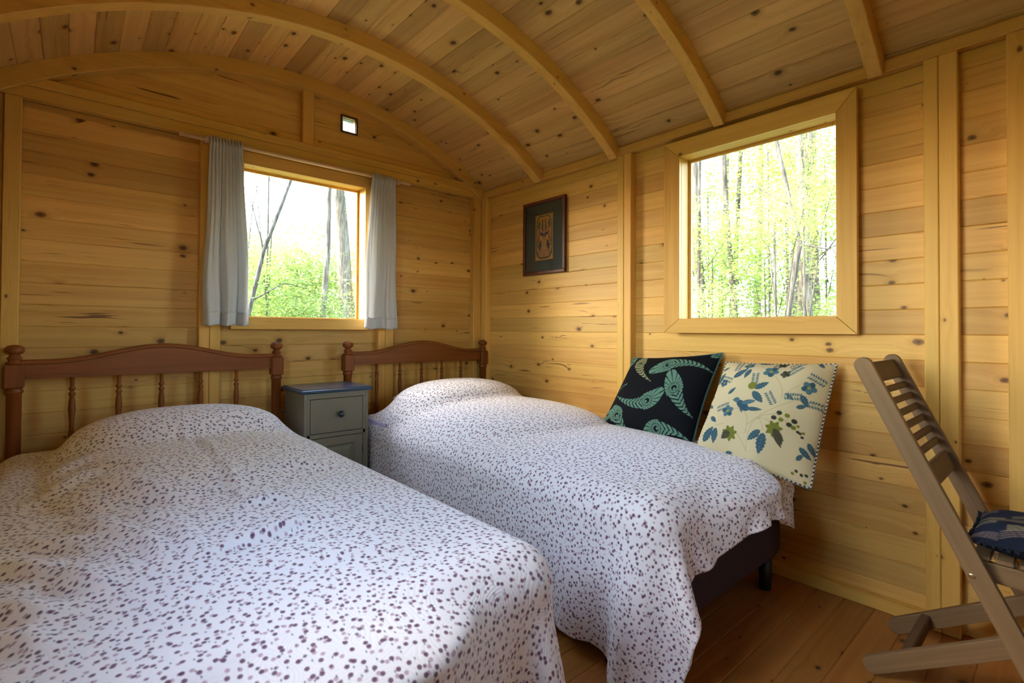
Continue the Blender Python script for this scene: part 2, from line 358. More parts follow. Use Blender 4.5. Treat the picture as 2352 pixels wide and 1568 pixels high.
def printed(name, rough=.85, bscale=400, b=.2, sheen=0.0):
    mt, nt, bs = new_mat(name); at = N(nt, 'ShaderNodeAttribute', attribute_name='print')
    nz = N(nt, 'ShaderNodeTexNoise', inp={'Scale': bscale, 'Detail': 2.0}); tc = N(nt, 'ShaderNodeTexCoord'); nt.links.new(tc.outputs['UV'], nz.inputs['Vector'])
    c = mix(nt, math_(nt, 'MULTIPLY', nz.outputs[0], .35), at.outputs['Color'], (0, 0, 0), 'MIX')
    nt.links.new(c, bs.inputs['Base Color']); bs.inputs['Roughness'].default_value = rough; bs.inputs['Sheen Weight'].default_value = sheen; bs.inputs['Specular IOR Level'].default_value = .15
    nt.links.new(bump(nt, nz.outputs[0], b, .0006), bs.inputs['Normal']); return mt
M['print'] = printed('printed_cotton'); M['paper'] = printed('printed_paper', .6, 200, .02)
# ---------------------------------------------------------------- the room shell
XR, XL, YB, YF = 2.41, -.29, 3.09, -2.30          # inner faces of the boards
CX, CZ, RO, RI = 1.047, .321, 2.262, 2.187         # barrel roof: board radius, bow radius
PW = .0975
def frame_mat(o, x, y):
    x = Vector(x); y = Vector(y); z = x.cross(y); mm = Matrix((x, y, z)).transposed().to_4x4(); mm.translation = o; return mm
_pk = {}
def plank(parent, mw, l0, l1, h=PW, t=.018, top=None, mat='pine', name='plank', ch=.0030):
    """board in local xy (length x from l0 to l1, height y from 0 to h), face at z=0, thickness behind; top=(x0,x1) slants the ends"""
    key = (round(l1-l0, 4), round(h, 4), t, None if top is None else (round(top[0]-l0, 4), round(top[1]-l0, 4)), mat, ch)
    if key not in _pk:
        L = l1-l0; a, b = (0, L) if top is None else (top[0]-l0, top[1]-l0); c = ch
        vs = [(0,0,-t),(L,0,-t),(b,h,-t),(a,h,-t),(0,0,-c),(L,0,-c),(b,h,-c),(a,h,-c),(0,c,0),(L,c,0),(b,h-c,0),(a,h-c,0)]
        fs = [(3,2,1,0),(0,1,5,4),(1,2,6,5),(2,3,7,6),(3,0,4,7),(4,5,9,8),(5,6,10,9),(6,7,11,10),(7,4,8,11),(8,9,10,11)]
        _pk[key] = MB().add(vs, fs).mesh(name, M[mat])
    return link(name, _pk[key], parent, mw @ Matrix.Translation((l0, 0, 0)))
def board(parent, mw, x0, x1, y0, y1, z0, z1, name='batten', mat='pine_post', ch=.003, along='x'):
    """solid timber in wall coordinates; grain along x or y of the wall"""
    if along == 'y':
        mm = mw @ frame_mat(Vector((0, 0, 0)), (0, 1, 0), (-1, 0, 0)); a = (y0, -x1, z0); b = (y1, -x0, z1)
    else: mm = mw; a = (x0, y0, z0); b = (x1, y1, z1)
    c = Vector(((a[0]+b[0])/2, (a[1]+b[1])/2, (a[2]+b[2])/2))
    return MB().box(Vector(a)-c, Vector(b)-c, ch).build(name, M[mat], parent, mm @ Matrix.Translation(c))
def wall_with_hole(parent, mw, l0, l1, z1, hole, start=0.0):
    k = 0; z = start
    while z < z1-.005:
        h = min(PW, z1-z); mm = mw @ Matrix.Translation((0, z, 0))
        segs = [(l0, l1)]
        if hole and z+h > hole[2]+.02 and z < hole[3]-.02: segs = [(l0, hole[0]), (hole[1], l1)]
        for s in segs: plank(parent, mm, s[0], s[1], h)
        z += PW; k += 1
def shell(name, mat, quads, parent=None):
    b = MB()
    for a, c in quads: b.box(a, c)
    o = b.build(name, M[mat], parent); return o
T0, T1 = .020, .065
# end wall (with its window) ------------------------------------------------
HOLE_E = (.68, 1.43, 1.125, 2.01)
wb = shell('wall_back', 'outer', [((XL-.07, YB+T0, -.05), (HOLE_E[0], YB+T1, 2.13)), ((HOLE_E[1], YB+T0, -.05), (XR+.07, YB+T1, 2.13)),
    ((HOLE_E[0], YB+T0, -.05), (HOLE_E[1], YB+T1, HOLE_E[2])), ((HOLE_E[0], YB+T0, HOLE_E[3]), (HOLE_E[1], YB+T1, 2.13))])
tag(wb, 'end wall of varnished knotty pine boards around the curtained window', kind='structure')
g = MB(); arc = [(CX+(RO+.03)*math.sin(t), CZ+(RO+.03)*math.cos(t)) for t in np.linspace(-.64, .64, 41)]
VH = (1.275, 1.365, 2.345, 2.435)                  # vent opening
vs = []; fs = []
for t in np.linspace(-.64, .64, 65):
    x = CX+(RO+.03)*math.sin(t); z = CZ+(RO+.03)*math.cos(t)
    if VH[0]-.03 < x < VH[1]+.03: continue
    vs.append((x, z))
pl = [v for v in vs if v[0] < VH[0]]; pr = [v for v in vs if v[0] > VH[1]]
mg_ = frame_mat(Vector((0, YB+T1, 0)), (1, 0, 0), (0, 0, 1))
g.M = Matrix(((1,0,0,0),(0,0,-1,YB+T1),(0,1,0,0),(0,0,0,1)))
zt = lambda x: CZ+math.sqrt((RO+.03)**2-(x-CX)**2)
g.prism([(pl[0][0], 2.13)]+[(VH[0], 2.13), (VH[0], zt(VH[0]))]+pl[::-1], 0, T1-T0)
g.prism([(VH[1], 2.13), (pr[-1][0], 2.13)]+pr[::-1]+[(VH[1], zt(VH[1]))], 0, T1-T0)
g.prism([(VH[0], 2.13), (VH[1], 2.13), (VH[1], VH[2]), (VH[0], VH[2])], 0, T1-T0)
g.prism([(VH[0], VH[3]), (VH[1], VH[3]), (VH[1], zt(VH[1])), (VH[0], zt(VH[0]))], 0, T1-T0)
g.build('gable_cladding', M['outer'], wb)
mE = frame_mat(Vector((0, YB, 0)), (1, 0, 0), (0, 0, 1))
wall_with_hole(wb, mE, XL, XR, 2.09, HOLE_E, start=.015)
z = 2.145
while z < 2.57:
    h = PW; xh = lambda zz: math.sqrt(max((RO+.012)**2-(zz-CZ)**2, .0004))
    if z+h > CZ+RO: h = CZ+RO-z-.002
    if h < .02: break
    x0, x1 = xh(z), xh(z+h)
    mm = mE @ Matrix.Translation((0, z, 0))
    if z < VH[2]+.01 and z+h > VH[2]+.01 or (VH[2] < z+h*.5 < VH[3]):
        plank(wb, mm, CX-x0, VH[0]+.004, h, top=(CX-x1, VH[0]+.004)); plank(wb, mm, VH[1]-.004, CX+x0, h, top=(VH[1]-.004, CX+x1))
    else: plank(wb, mm, CX-x0, CX+x0, h, top=(CX-x1, CX+x1))
    z += h
Pf = .05
for a, b in ((.500, .548), (.549, .600), (1.512, 1.562), (1.563, 1.622)):
    board(wb, mE, a, b, 0, 2.088, 0, Pf, 'post', along='y')
board(wb, mE, 2.292, 2.362, 0, 2.088, 0, Pf, 'post', along='y'); board(wb, mE, -.228, -.172, 0, 2.088, 0, Pf, 'post', along='y'); board(wb, mE, XL, -.229, 0, 2.088, 0, Pf-.012, 'post', along='y')
board(wb, mE, XL, XR, 2.089, 2.143, 0, Pf+.002, 'beam'); board(wb, mE, XL+.02, XR-.02, 2.1435, 2.188, 0, Pf+.006, 'beam')
board(wb, mE, 1.020, 1.083, 2.188, 2.515, 0, .045, 'post', along='y')
board(wb, mE, .60, 1.512, 2.062, 2.088, 0, .032, 'batten')
# side wall (with the large window) -------------------------------------------
HOLE_S = (-1.385, -.63, 1.12, 2.00)                # local x runs towards the camera (-y)
wr = shell('wall_right', 'outer', [((XR+T0, YF-.07, -.05), (XR+T1, -HOLE_S[1], 2.12)), ((XR+T0, -HOLE_S[0], -.05), (XR+T1, YB+T1, 2.12)),
    ((XR+T0, -HOLE_S[1], -.05), (XR+T1, -HOLE_S[0], HOLE_S[2])), ((XR+T0, -HOLE_S[1], HOLE_S[3]), (XR+T1, -HOLE_S[0], 2.12))])
tag(wr, 'long side wall of varnished knotty pine boards around the bare window', kind='structure')
mS = frame_mat(Vector((XR, 0, 0)), (0, -1, 0), (0, 0, 1))
wall_with_hole(wr, mS, -YB, -YF, 2.09, HOLE_S, start=.0)
for a, b in ((3.040, 2.978), (1.762, 1.717), (1.716, 1.667), (.377, .3345), (.3335, .281), (.157, .10), (-.50, -.56), (-1.1, -1.2)):
    board(wr, mS, -a, -b, 0, 2.092, 0, Pf, 'post', along='y')
board(wr, mS, -YB, -YF, 2.093, 2.140, 0, Pf, 'wall_plate')
board(wr, mS, -YB, -YF, 2.03, 2.0925, 0, .010, 'batten')
bb = board(None, mS, -3.03, -.378, 0.0, .048, 0, .042, 'baseboard_right', mat='pine_post'); tag(bb, kind='structure')
# left wall and the wall behind the camera -----------------------------------------
HOLE_L = (.48, 1.27, 1.03, 1.97)
wl = shell('wall_left', 'outer', [((XL-T1, YF-.07, -.05), (XL-T0, HOLE_L[0], 2.12)), ((XL-T1, HOLE_L[1], -.05), (XL-T0, YB+T1, 2.12)),
    ((XL-T1, HOLE_L[0], -.05), (XL-T0, HOLE_L[1], HOLE_L[2])), ((XL-T1, HOLE_L[0], HOLE_L[3]), (XL-T0, HOLE_L[1], 2.12))])
tag(wl, 'left side wall of varnished pine boards', kind='structure')
mL = frame_mat(Vector((XL, 0, 0)), (0, 1, 0), (0, 0, 1))
wall_with_hole(wl, mL, YF, YB, 2.09, HOLE_L)
for a, b in ((2.98, 3.04), (1.667, 1.716), (1.717, 1.762), (.28, .333), (-.6, -.54), (-1.3, -1.24)):
    board(wl, mL, a, b, 0, 2.092, 0, Pf, 'post', along='y')
board(wl, mL, YF, YB-.05, 2.093, 2.16, 0, Pf, 'wall_plate')
HOLE_D = (-1.70, -.40, .15, 2.05)
wf = shell('wall_front', 'outer', [((XL-.07, YF-T1, -.05), (.40, YF-T0, 2.13)), ((1.70, YF-T1, -.05), (XR+.07, YF-T0, 2.13)), ((.40, YF-T1, 2.05), (1.70, YF-T0, 2.13)), ((.40, YF-T1, -.05), (1.70, YF-T0, .15))])
tag(wf, 'pine wall with the glazed door at the far end', kind='structure')
mF = frame_mat(Vector((0, YF, 0)), (-1, 0, 0), (0, 0, 1))
wall_with_hole(wf, mF, -XR, -XL, 2.09, HOLE_D)
z = 2.09
while z < 2.57:
    h = min(PW, CZ+RO-z-.002)
    if h < .02: break
    x0 = math.sqrt((RO+.012)**2-(z-CZ)**2); x1 = math.sqrt(max((RO+.012)**2-(z+h-CZ)**2, .0004))
    plank(wf, mF @ Matrix.Translation((0, z, 0)), -CX-x0, -CX+x0, h, t=.06, top=(-CX-x1, -CX+x1)); z += h
# floor -------------------------------------------------------------------------
fl = shell('floor', 'outer', [((XL-.06, YF-.06, -.10), (XR+.06, YB+.06, -.022))]); tag(fl, 'varnished orange pine plank floor', kind='structure')
mFl = frame_mat(Vector((0, 0, 0)), (1, 0, 0), (0, 1, 0))
y = .533-.1025*28
while y < YB:
    h = min(.1025, YB-y)
    if y+h > YF: plank(fl, mFl @ Matrix.Translation((0, y, 0)), XL, XR, h, t=.022, mat='floor', ch=.0025)
    y += .1025
# barrel ceiling -----------------------------------------------------------------
th = math.asin((XR+.03-CX)/RO); n = int(round(2*th*RO/.0965)); dth = 2*th/n
ce = MB(); o_ = []
aa = np.linspace(-th-.02, th+.02, 40)
for r in (RO+.020, RO+.06):
    for yy in (YF-.08, YB+.08):
        o_ += [(CX+r*math.sin(t), yy, CZ+r*math.cos(t)) for t in aa]
K = 40; fs = []
for i in range(K-1):
    fs += [(i, i+1, K+i+1, K+i), (2*K+i, 3*K+i, 3*K+i+1, 2*K+i+1), (i, 2*K+i, 2*K+i+1, i+1), (K+i, K+i+1, 3*K+i+1, 3*K+i)]
fs += [(0, K, 3*K, 2*K), (K-1, 3*K-1, 4*K-1, 2*K-1)]
cl = ce.add(o_, fs).build('ceiling', M['roof_metal']); tag(cl, 'barrel ceiling of curved pine boarding carried on bent bows', kind='structure')
for i in range(n):
    t = -th+dth*(i+.5); up = Vector((-math.sin(t), 0, -math.cos(t))); ax = Vector((0, 1, 0)); yv = up.cross(ax)
    o = Vector((CX+RO*math.sin(t), 0, CZ+RO*math.cos(t)))
    mm = Matrix((ax, yv, up)).transposed().to_4x4(); mm.translation = o-yv*(2*RO*math.tan(dth/2)/2)
    plank(cl, mm, YF, YB-.001, 2*RO*math.tan(dth/2), t=.018, ch=.0030, mat='pine_ceiling')
def bow(y0, y1, ri=RI, te=None, name='bow'):
    """bent laminated roof bow; lies with its own local x along the arc by using a sheared coordinate"""
    K = 48; t_ = math.asin((XR-.045+.0-CX)/(ri+.03)) if te is None else te
    vs = []
    for t in np.linspace(-t_, t_, K):
        for r, yy in ((ri, y0+.003), (ri, y1-.003), (ri+.003, y1), (RO-.0005, y1), (RO-.0005, y0), (ri+.003, y0)):
            vs.append((r*math.sin(t), yy-(y0+y1)/2, r*math.cos(t)-ri))
    fs = [(6*i+j, 6*i+(j+1) % 6, 6*i+6+(j+1) % 6, 6*i+6+j) for i in range(K-1) for j in range(6)]
    fs += [tuple(range(6))[::-1], tuple(range(6*K-6, 6*K))]
    return MB().add(vs, fs).build(name, M['pine_post'], cl, Matrix.Translation((CX, (y0+y1)/2, CZ+ri)))
for y0, y1 in ((2.378, 2.440), (1.757, 1.810), (1.125, 1.178), (.497, .548), (-.135, -.083), (-.77, -.72), (-1.4, -1.35)): bow(y0, y1)
bow(3.018, YB-.001, RI, name='end_bow')
# windows ---------------------------------------------------------------------------
def window(name, mw, x0, x1, z0, z1, fx0, fx1, fz0, fz1, p, label, depth=.075, mitre=True):
    """opening x0..x1, z0..z1; casing outline fx/fz, face proud by p; panes sit back by depth"""
    w_ = empty(name); w_.matrix_world = mw; tag(w_, label, kind='structure')
    def cas(poly, along):
        cxm = sum(q[0] for q in poly)/4; czm = sum(q[1] for q in poly)/4
        pp = [(q[0]-cxm, q[1]-czm) for q in poly]
        if along == 'y': loc = Matrix.Translation((cxm, czm, 0)) @ frame_mat(Vector((0,0,0)), (0,1,0), (-1,0,0)); pp = [(q[1], -q[0]) for q in pp]
        else: loc = Matrix.Translation((cxm, czm, 0))
        MB().prism(pp, p-.024, p).build('casing_board', M['pine_post'], w_, loc, bev=.002)
    e = .0006
    if mitre:
        cas([(fx0+e, fz0), (fx1-e, fz0), (x1-e, z0), (x0+e, z0)], 'x'); cas([(x0+e, z1), (x1-e, z1), (fx1-e, fz1), (fx0+e, fz1)], 'x')
        cas([(fx0, fz0+e), (x0, z0+e), (x0, z1-e), (fx0, fz1-e)], 'y'); cas([(x1, z0+e), (fx1, fz0+e), (fx1, fz1-e), (x1, z1-e)], 'y')
    else:
        cas([(fx0, fz0), (fx1, fz0), (fx1, z0), (fx0, z0)], 'x'); cas([(fx0, z1), (fx1, z1), (fx1, fz1), (fx0, fz1)], 'x')
        cas([(fx0, z0+e), (x0, z0+e), (x0, z1-e), (fx0, z1-e)], 'y'); cas([(x1, z0+e), (fx1, z0+e), (fx1, z1-e), (x1, z1-e)], 'y')
    # jamb lining
    def lin(a, b, along, nm='jamb_lining'):
        c = (Vector(a)+Vector(b))/2
        if along == 'y':
            mm = Matrix.Translation(c) @ frame_mat(Vector((0,0,0)), (0,1,0), (-1,0,0)); h = (Vector(b)-Vector(a))/2; h = Vector((h.y, h.x, h.z))
        else: mm = Matrix.Translation(c); h = (Vector(b)-Vector(a))/2
        MB().box(-h, h, .0012).build(nm, M['pine_post'], w_, mm)
    q = .0215; f = p-.0245; d = -depth
    lin((x0-q, z0-q, d), (x1+q, z0-.0005, f), 'x', 'sill'); lin((x0-q, z1+.0005, d), (x1+q, z1+q, f), 'x')
    lin((x0-q, z0, d), (x0-.0005, z1, f), 'y'); lin((x1+.0005, z0, d), (x1+q, z1, f), 'y')
    # sash behind: slim stop and glass
    s = .013
    lin((x0, z0, -.046), (x1, z0+s*.5, -.034), 'x', 'glazing_bead'); lin((x0, z1-s, -.046), (x1, z1, -.034), 'x', 'glazing_bead')
    lin((x0, z0+s*.5, -.046), (x0+s, z1-s, -.034), 'y', 'glazing_bead'); lin((x1-s, z0+s*.5, -.046), (x1, z1-s, -.034), 'y', 'glazing_bead')
    MB().box((x0+.001, z0+.001, -.054), (x1-.001, z1-.001, -.049)).build('pane', M['glass'], w_)
    return w_
window('window_1', mE, .702, 1.408, 1.147, 1.990, .645, 1.440, 1.080, 2.060, .066, 'square pine-framed end window between two linen curtains', mitre=False)
window('window_2', mS, -1.362, -.657, 1.145, 1.983, -1.452, -.583, 1.072, 2.066, .062, 'large bare window with mitred pine casing in the side wall')
window('window_3', mL, .50, 1.25, 1.05, 1.95, .43, 1.32, .98, 2.02, .05, 'window in the left side wall')
dr = empty('door_1'); dr.matrix_world = mF; tag(dr, 'glazed double door behind the camera', kind='structure')
for a, lo in ((-1.70, 1.95), (-1.05, 1.05)):
    MB().box((a, .15, -.05), (a+.10, 2.05, -.01), .002).box((a+.55, .15, -.05), (a+.65, 2.05, -.01), .002).box((a+.10, .15, -.05), (a+.55, .35, -.01), .002).box((a+.10, 1.95, -.05), (a+.55, 2.05, -.01), .002).build('door_leaf', M['pine_post'], dr)
    MB().box((a+.10, .35, -.042), (a+.55, lo, -.018), .002).build('door_panel', M['pine_post'], dr)
    if lo < 1.9: MB().box((a+.10, lo, -.032), (a+.55, 1.95, -.027)).build('pane', M['glass'], dr)
# ---------------------------------------------------------------- print drawing helpers (flat print on cloth and paper)
class Canvas:
    def __init__(s, nu, nv, w, h, base):
        s.U, s.V = np.meshgrid(np.linspace(0, w, nu), np.linspace(0, h, nv), indexing='ij')
        s.c = np.empty((nu, nv, 3)); s.c[:] = base; s.w = w; s.h = h
    def put(s, mask, col, a=1.0):
        k = np.clip(mask, 0, 1)[..., None]*a; s.c = s.c*(1-k)+np.array(col)*k
    def ell(s, cx, cy, a, b, col, rot=0.0, soft=.0012, al=1.0):
        x = s.U-cx; y = s.V-cy; c, q = math.cos(rot), math.sin(rot); X = (x*c+y*q)/a; Y = (-x*q+y*c)/b
        s.put((1-np.hypot(X, Y))*min(a, b)/soft+.5, col, al)
    def curve(s, pts, n=40):
        p = np.array(pts, float); t = np.linspace(0, 1, n)[:, None]
        return (1-t)**2*p[0]+2*t*(1-t)*p[1]+t*t*p[2] if len(p) == 3 else p[0]*(1-t)+p[1]*t
    def near(s, C):
        best = np.full(s.U.shape, 1e9); tt = np.zeros(s.U.shape); sd = np.zeros(s.U.shape)
        for i in range(len(C)-1):
            a, b = C[i], C[i+1]; d = b-a; L = d@d+1e-12
            q = np.clip(((s.U-a[0])*d[0]+(s.V-a[1])*d[1])/L, 0, 1)
            ex = s.U-a[0]-q*d[0]; ey = s.V-a[1]-q*d[1]; r = np.hypot(ex, ey); m_ = r < best
            best[m_] = r[m_]; tt[m_] = ((i+q)/(len(C)-1))[m_]; sd[m_] = (np.sign(d[0]*ey-d[1]*ex)*r)[m_]
        return best, tt, sd
    def line(s, pts, wd, col, al=1.0):
        r, t, d = s.near(s.curve(pts, 16)); s.put((wd/2-r)/.0012+.5, col, al)
    def leaf(s, x0, y0, x1, y1, wd, col, vein, serr=0.0):
        C = s.curve([(x0, y0), (x1, y1)], 2); L = math.hypot(x1-x0, y1-y0)
        r, t, d = s.near(C); prof = wd*np.sin(np.pi*np.clip(t, .001, .999)**.8)**.8
        prof = prof*(1-serr*(np.abs(((t*6) % 1)-.5)*2))
        s.put((prof-r)/.0012+.3, col); s.put(((prof > r)*(np.cos((t*L-np.abs(d)*.7)*2*PI/.013) > .86)), vein, .45)
        s.put((.0007-r)/.0008+.5, vein, .7*1)
def puff(c, T, nu=120, nv=120, pinch=.035, seed=0, crease=.004):
    """cushion front and back surfaces from corners BL, BR, TL, TR; T = half thickness"""
    BL, BR, TL, TR = [np.array(q, float) for q in c]
    u, v = np.meshgrid(np.linspace(0, 1, nu), np.linspace(0, 1, nv), indexing='ij')
    u_, v_ = u[..., None], v[..., None]
    base = (BL*(1-u_)+BR*u_)*(1-v_)+(TL*(1-u_)+TR*u_)*v_
    mid = (BL+BR+TL+TR)/4
    ex = (BR-BL+TR-TL)/2; ey = (TL-BL+TR-BR)/2; nrm = np.cross(ex, ey); nrm /= np.linalg.norm(nrm)
    bow_u = np.sin(PI*v)*(2*u-1)*np.abs(2*u-1)**1.5; bow_v = np.sin(PI*u)*(2*v-1)*np.abs(2*v-1)**1.5
    base = base-pinch*bow_u[..., None]*ex-pinch*bow_v[..., None]*ey
    a = np.clip(1-np.abs(2*u-1)**2.4, 0, 1); b = np.clip(1-np.abs(2*v-1)**2.4, 0, 1)
    t = T*(a*b)**.52
    rng = np.random.RandomState(seed); wr = np.zeros_like(u)
    for k in range(9):
        an = rng.rand()*PI; f = 6+rng.rand()*16; ph = rng.rand()*6
        wr += np.sin((u*math.cos(an)+v*math.sin(an))*f+ph)*rng.rand()
    t2 = t+crease*wr*(1-a*b)*(a*b)**.3*1.2
    uv = np.stack([u, v], -1)
    return base+nrm*t2[..., None], base-nrm*t[..., None]*.85, uv, nrm

# ---------------------------------------------------------------- beds
def post_lathe(h, r=.030, n=24):
    """turned headboard post with a square collar and a mushroom finial; z from 0 to h"""
    return [(r*.92, 0), (r*.92, h-.165), (r*1.06, h-.160), (r*1.06, h-.150), (r*.86, h-.145)]
def make_bed(x0, x1, hb0, hb1, y_foot, label, zl=.15):
    """divan bed; hb0, hb1 are the centres of the two headboard posts"""
    t = empty('bed', ((x0+x1)/2, 1.9, 0)); tag(t, label, 'bed', 'single beds')
    I = t.matrix_world.inverted() if False else Matrix.Translation((-(x0+x1)/2, -1.9, 0))
    yb = 2.94
    b = MB(); b.M = I.copy()
    # divan base: rounded plan
    def rbox(b, a, c, r, inset=0.02, seg=6):
        pts = []
        for cx_, cy_, s0 in ((c[0]-r, c[1]-r, 0), (a[0]+r, c[1]-r, PI/2), (a[0]+r, a[1]+r, PI), (c[0]-r, a[1]+r, 3*PI/2)):
            for k in range(seg+1): q = s0+PI/2*k/seg; pts.append((cx_+r*math.cos(q), cy_+r*math.sin(q), math.cos(q), math.sin(q)))
        lev = [(a[2], .035), (a[2]+.012, .012), (a[2]+.035, 0), (c[2]-.02, 0), (c[2]-.006, .006), (c[2], .02)]
        n_ = len(pts); vs = [(p[0]-p[2]*i_, p[1]-p[3]*i_, z) for z, i_ in lev for p in pts]; fs = []
        for l in range(len(lev)-1):
            for j in range(n_): fs.append((l*n_+j, l*n_+(j+1) % n_, (l+1)*n_+(j+1) % n_, (l+1)*n_+j))
        fs += [tuple(range(n_))[::-1], tuple(range((len(lev)-1)*n_, len(lev)*n_))]
        b.add(vs, fs, True)
    rbox(b, (x0+.01, y_foot+.02, zl), (x1-.01, yb-.02, .365), .09); b.build('divan_base', M['base_cloth'], t)
    b = MB(); b.M = I.copy(); rbox(b, (x0+.03, y_foot+.035, .366), (x1-.03, yb-.01, .500), .09); rbox(b, (x0+.055, y_foot+.06, .4995), (x1-.055, yb-.03, .535), .09); b.build('mattress', M['mattress'], t)
    for lx in (x0+.05, x1-.08):
        for ly in (y_foot+.08, 1.9, yb-.14):
            b = MB(); b.M = I @ Matrix.Translation((lx, ly, 0)); b.lathe([(.020, 0), (.024, .004), (.026, zl+.01)], n=16); b.build('leg', M['black_leg'], t)
    # headboard
    yh = 2.985; top = .925; low = .862
    K = 41; xs = np.linspace(hb0, hb1, K); f = []
    def crest(u):
        k = min(1, abs(2*u-1)/.78)
        return .944+.064*(.5+.5*math.cos(PI*k))
    vs = []; rows = [(0, -.012), (1, -.012), (1, .012), (0, .012)]
    for i, x in enumerate(xs):
        u = i/(K-1); zt_ = crest(u)
        for (zz, yy) in ((low, -.011), (zt_-.022, -.011), (zt_-.018, -.016), (zt_-.006, -.017), (zt_, -.012), (zt_, .011), (low, .011)): vs.append((x-(hb0+hb1)/2, yy, zz-.93))
    fs = [(7*i+j, 7*i+7+j, 7*i+7+(j+1) % 7, 7*i+(j+1) % 7) for i in range(K-1) for j in range(7)]
    fs += [tuple(range(7)), tuple(range(7*K-7, 7*K))[::-1]]
    hb = MB().add(vs, fs).build('headboard', M['bedwood'], t, I @ Matrix.Translation(((hb0+hb1)/2, yh, .93)))
    H = Matrix.Translation((-(hb0+hb1)/2, -yh, -.93))
    for px in (hb0, hb1):
        r = .030; p = MB()
        p.lathe([(r*.8, 0), (r*.8, .30), (r*.92, .32), (r*.92, .40), (r*.80, .41), (r*.82, .800), (r*.98, .804), (r*1.0, .812), (r*.90, .818), (r*.90, .825)], n=24)
        p.box((-.0305, -.0305, .825), (.0305, .0305, .925), .004)
        p.lathe([(r*.86, .925), (r*.98, .929), (r*.98, .934), (r*.72, .937), (r*.70, .946), (r*.84, .949), (r*.86, .953), (r*.68, .957), (r*.56, .963), (r*.62, .968), (r*.92, .973), (r*1.06, .981), (r*1.07, .988), (r*.98, .997), (r*.70, 1.004), (r*.25, 1.008)], n=28)
        p.build('headboard_post', M['bedwood_v'], hb, H @ Matrix.Translation((px, yh, 0)))
    lr = MB().box((-(hb1-hb0)/2+.025, -.011, -.045), ((hb1-hb0)/2-.025, .011, .045), .004).build('lower_rail', M['bedwood'], hb, H @ Matrix.Translation(((hb0+hb1)/2, yh, .46)))
    ns = 5; me = None
    for k in range(ns):
        x = (hb0+hb1)/2+.165*(k-2)-(.008 if hb0 < 1 else .004)
        if me is None:
            me = MB().lathe([(.0075, .50), (.0085, .53), (.0125, .57), (.0125, .60), (.0085, .63), (.0095, .66), (.0135, .72), (.0115, .755), (.0085, .775), (.0125, .782), (.0125, .790), (.0080, .795), (.0080, .802), (.0125, .806), (.0125, .813), (.0078, .819), (.0085, .868)], n=14).mesh('spindle', M['bedwood_v'])
        link('spindle', me, hb, H @ Matrix.Translation((x, yh, 0)))
    return t
BED1 = make_bed(-.12, .845, -.178, .868, .82, 'left single bed whose headboard stands left of the grey nightstand')
BED2 = make_bed(1.325, 2.285, 1.283, 2.338, .80, 'right single bed along the side wall, its headboard in the room corner')
# ---------------------------------------------------------------- cloth draped over the beds
def _sdbox(P, c, h, r):
    q = P-c; d = np.abs(q)-(h-r); m_ = np.maximum(d, 0); L = np.linalg.norm(m_, axis=1)
    sd = L+np.minimum(d.max(1), 0)-r; hit = sd < 0; n = np.zeros_like(P)
    out = hit & (L > 1e-9); n[out] = (np.sign(q)*m_)[out]/L[out, None]
    inn = hit & (L <= 1e-9)
    if inn.any():
        k = np.argmax(d[inn], 1); s = np.sign(q[inn][np.arange(len(k)), k]); v = np.zeros((len(k), 3)); v[np.arange(len(k)), k] = s; n[inn] = v
    return sd, n, hit
def _sdell(P, c, a):
    q = (P-c)/a; k = np.sum(np.abs(q)**2.4, 1)**(1/2.4)
    g = np.sign(q)*np.abs(q)**1.4/a; gl = np.linalg.norm(g, axis=1)+1e-9
    return (k-1)*np.maximum(k, .2)**1.4/(gl+1e-9)*1.0, g/gl[:, None], k < 1
def drape(x0, x1, y0, y1, z0, step, boxes, ells, planes, iters=300, seed=3, shape=None, fric=.55, rot=0.0):
    nx = int(round((x1-x0)/step))+1; ny = int(round((y1-y0)/step))+1
    X, Y = np.meshgrid(np.linspace(x0, x1, nx), np.linspace(y0, y1, ny), indexing='ij')
    uv = np.stack([X-x0, Y-y0], -1)
    if rot:
        cx, cy_ = (x0+x1)/2, (y0+y1)/2; X, Y = cx+(X-cx)*math.cos(rot)-(Y-cy_)*math.sin(rot), cy_+(X-cx)*math.sin(rot)+(Y-cy_)*math.cos(rot)
    rng = np.random.RandomState(seed)
    Z = np.full_like(X, z0)+rng.rand(nx, ny)*.003
    if shape: Z = Z+shape(X, Y)
    P = np.stack([X, Y, Z], -1); V = np.zeros_like(P); g = np.array([0, 0, -9.8/3600*.16])
    sx = (x1-x0)/(nx-1); sy = (y1-y0)/(ny-1)
    cons = [(a, b, math.hypot(a*sx, b*sy), k) for a, b, k in ((1,0,1.),(0,1,1.),(1,1,.5),(1,-1,.5),(2,0,.14),(0,2,.14),(4,0,.05),(0,4,.05))]
    for it in range(iters):
        old = P.copy(); P = P+V*.965+g
        for s in range(5):
            for di, dj, rest, k in cons:
                if dj >= 0: A = P[:nx-di, :ny-dj]; B = P[di:, dj:]
                else: A = P[:nx-di, -dj:]; B = P[di:, :ny+dj]
                d = B-A; L = np.sqrt((d*d).sum(2, keepdims=True))+1e-9; c = d*(1-rest/L)
                if max(di, abs(dj)) > 1: c = np.where(L < rest*.97, c, 0)
                c *= .25*k; A += c; B -= c
            if s in (1, 4):
                F = P.reshape(-1, 3); O = old.reshape(-1, 3)
                for fn, ar in [(_sdbox, b) for b in boxes]+[(_sdell, e) for e in ells]:
                    sd, n, h = fn(F, *ar)
                    if not h.any(): continue
                    F[h] -= n[h]*sd[h][:, None]
                    mv = F[h]-O[h]; F[h] -= (mv-n[h]*np.sum(mv*n[h], 1)[:, None])*fric
                for axn, val, sg in planes:
                    h = (F[:, axn]-val)*sg < 0; F[h, axn] = val
        V = np.clip(P-old, -.02, .02)
    return P, uv
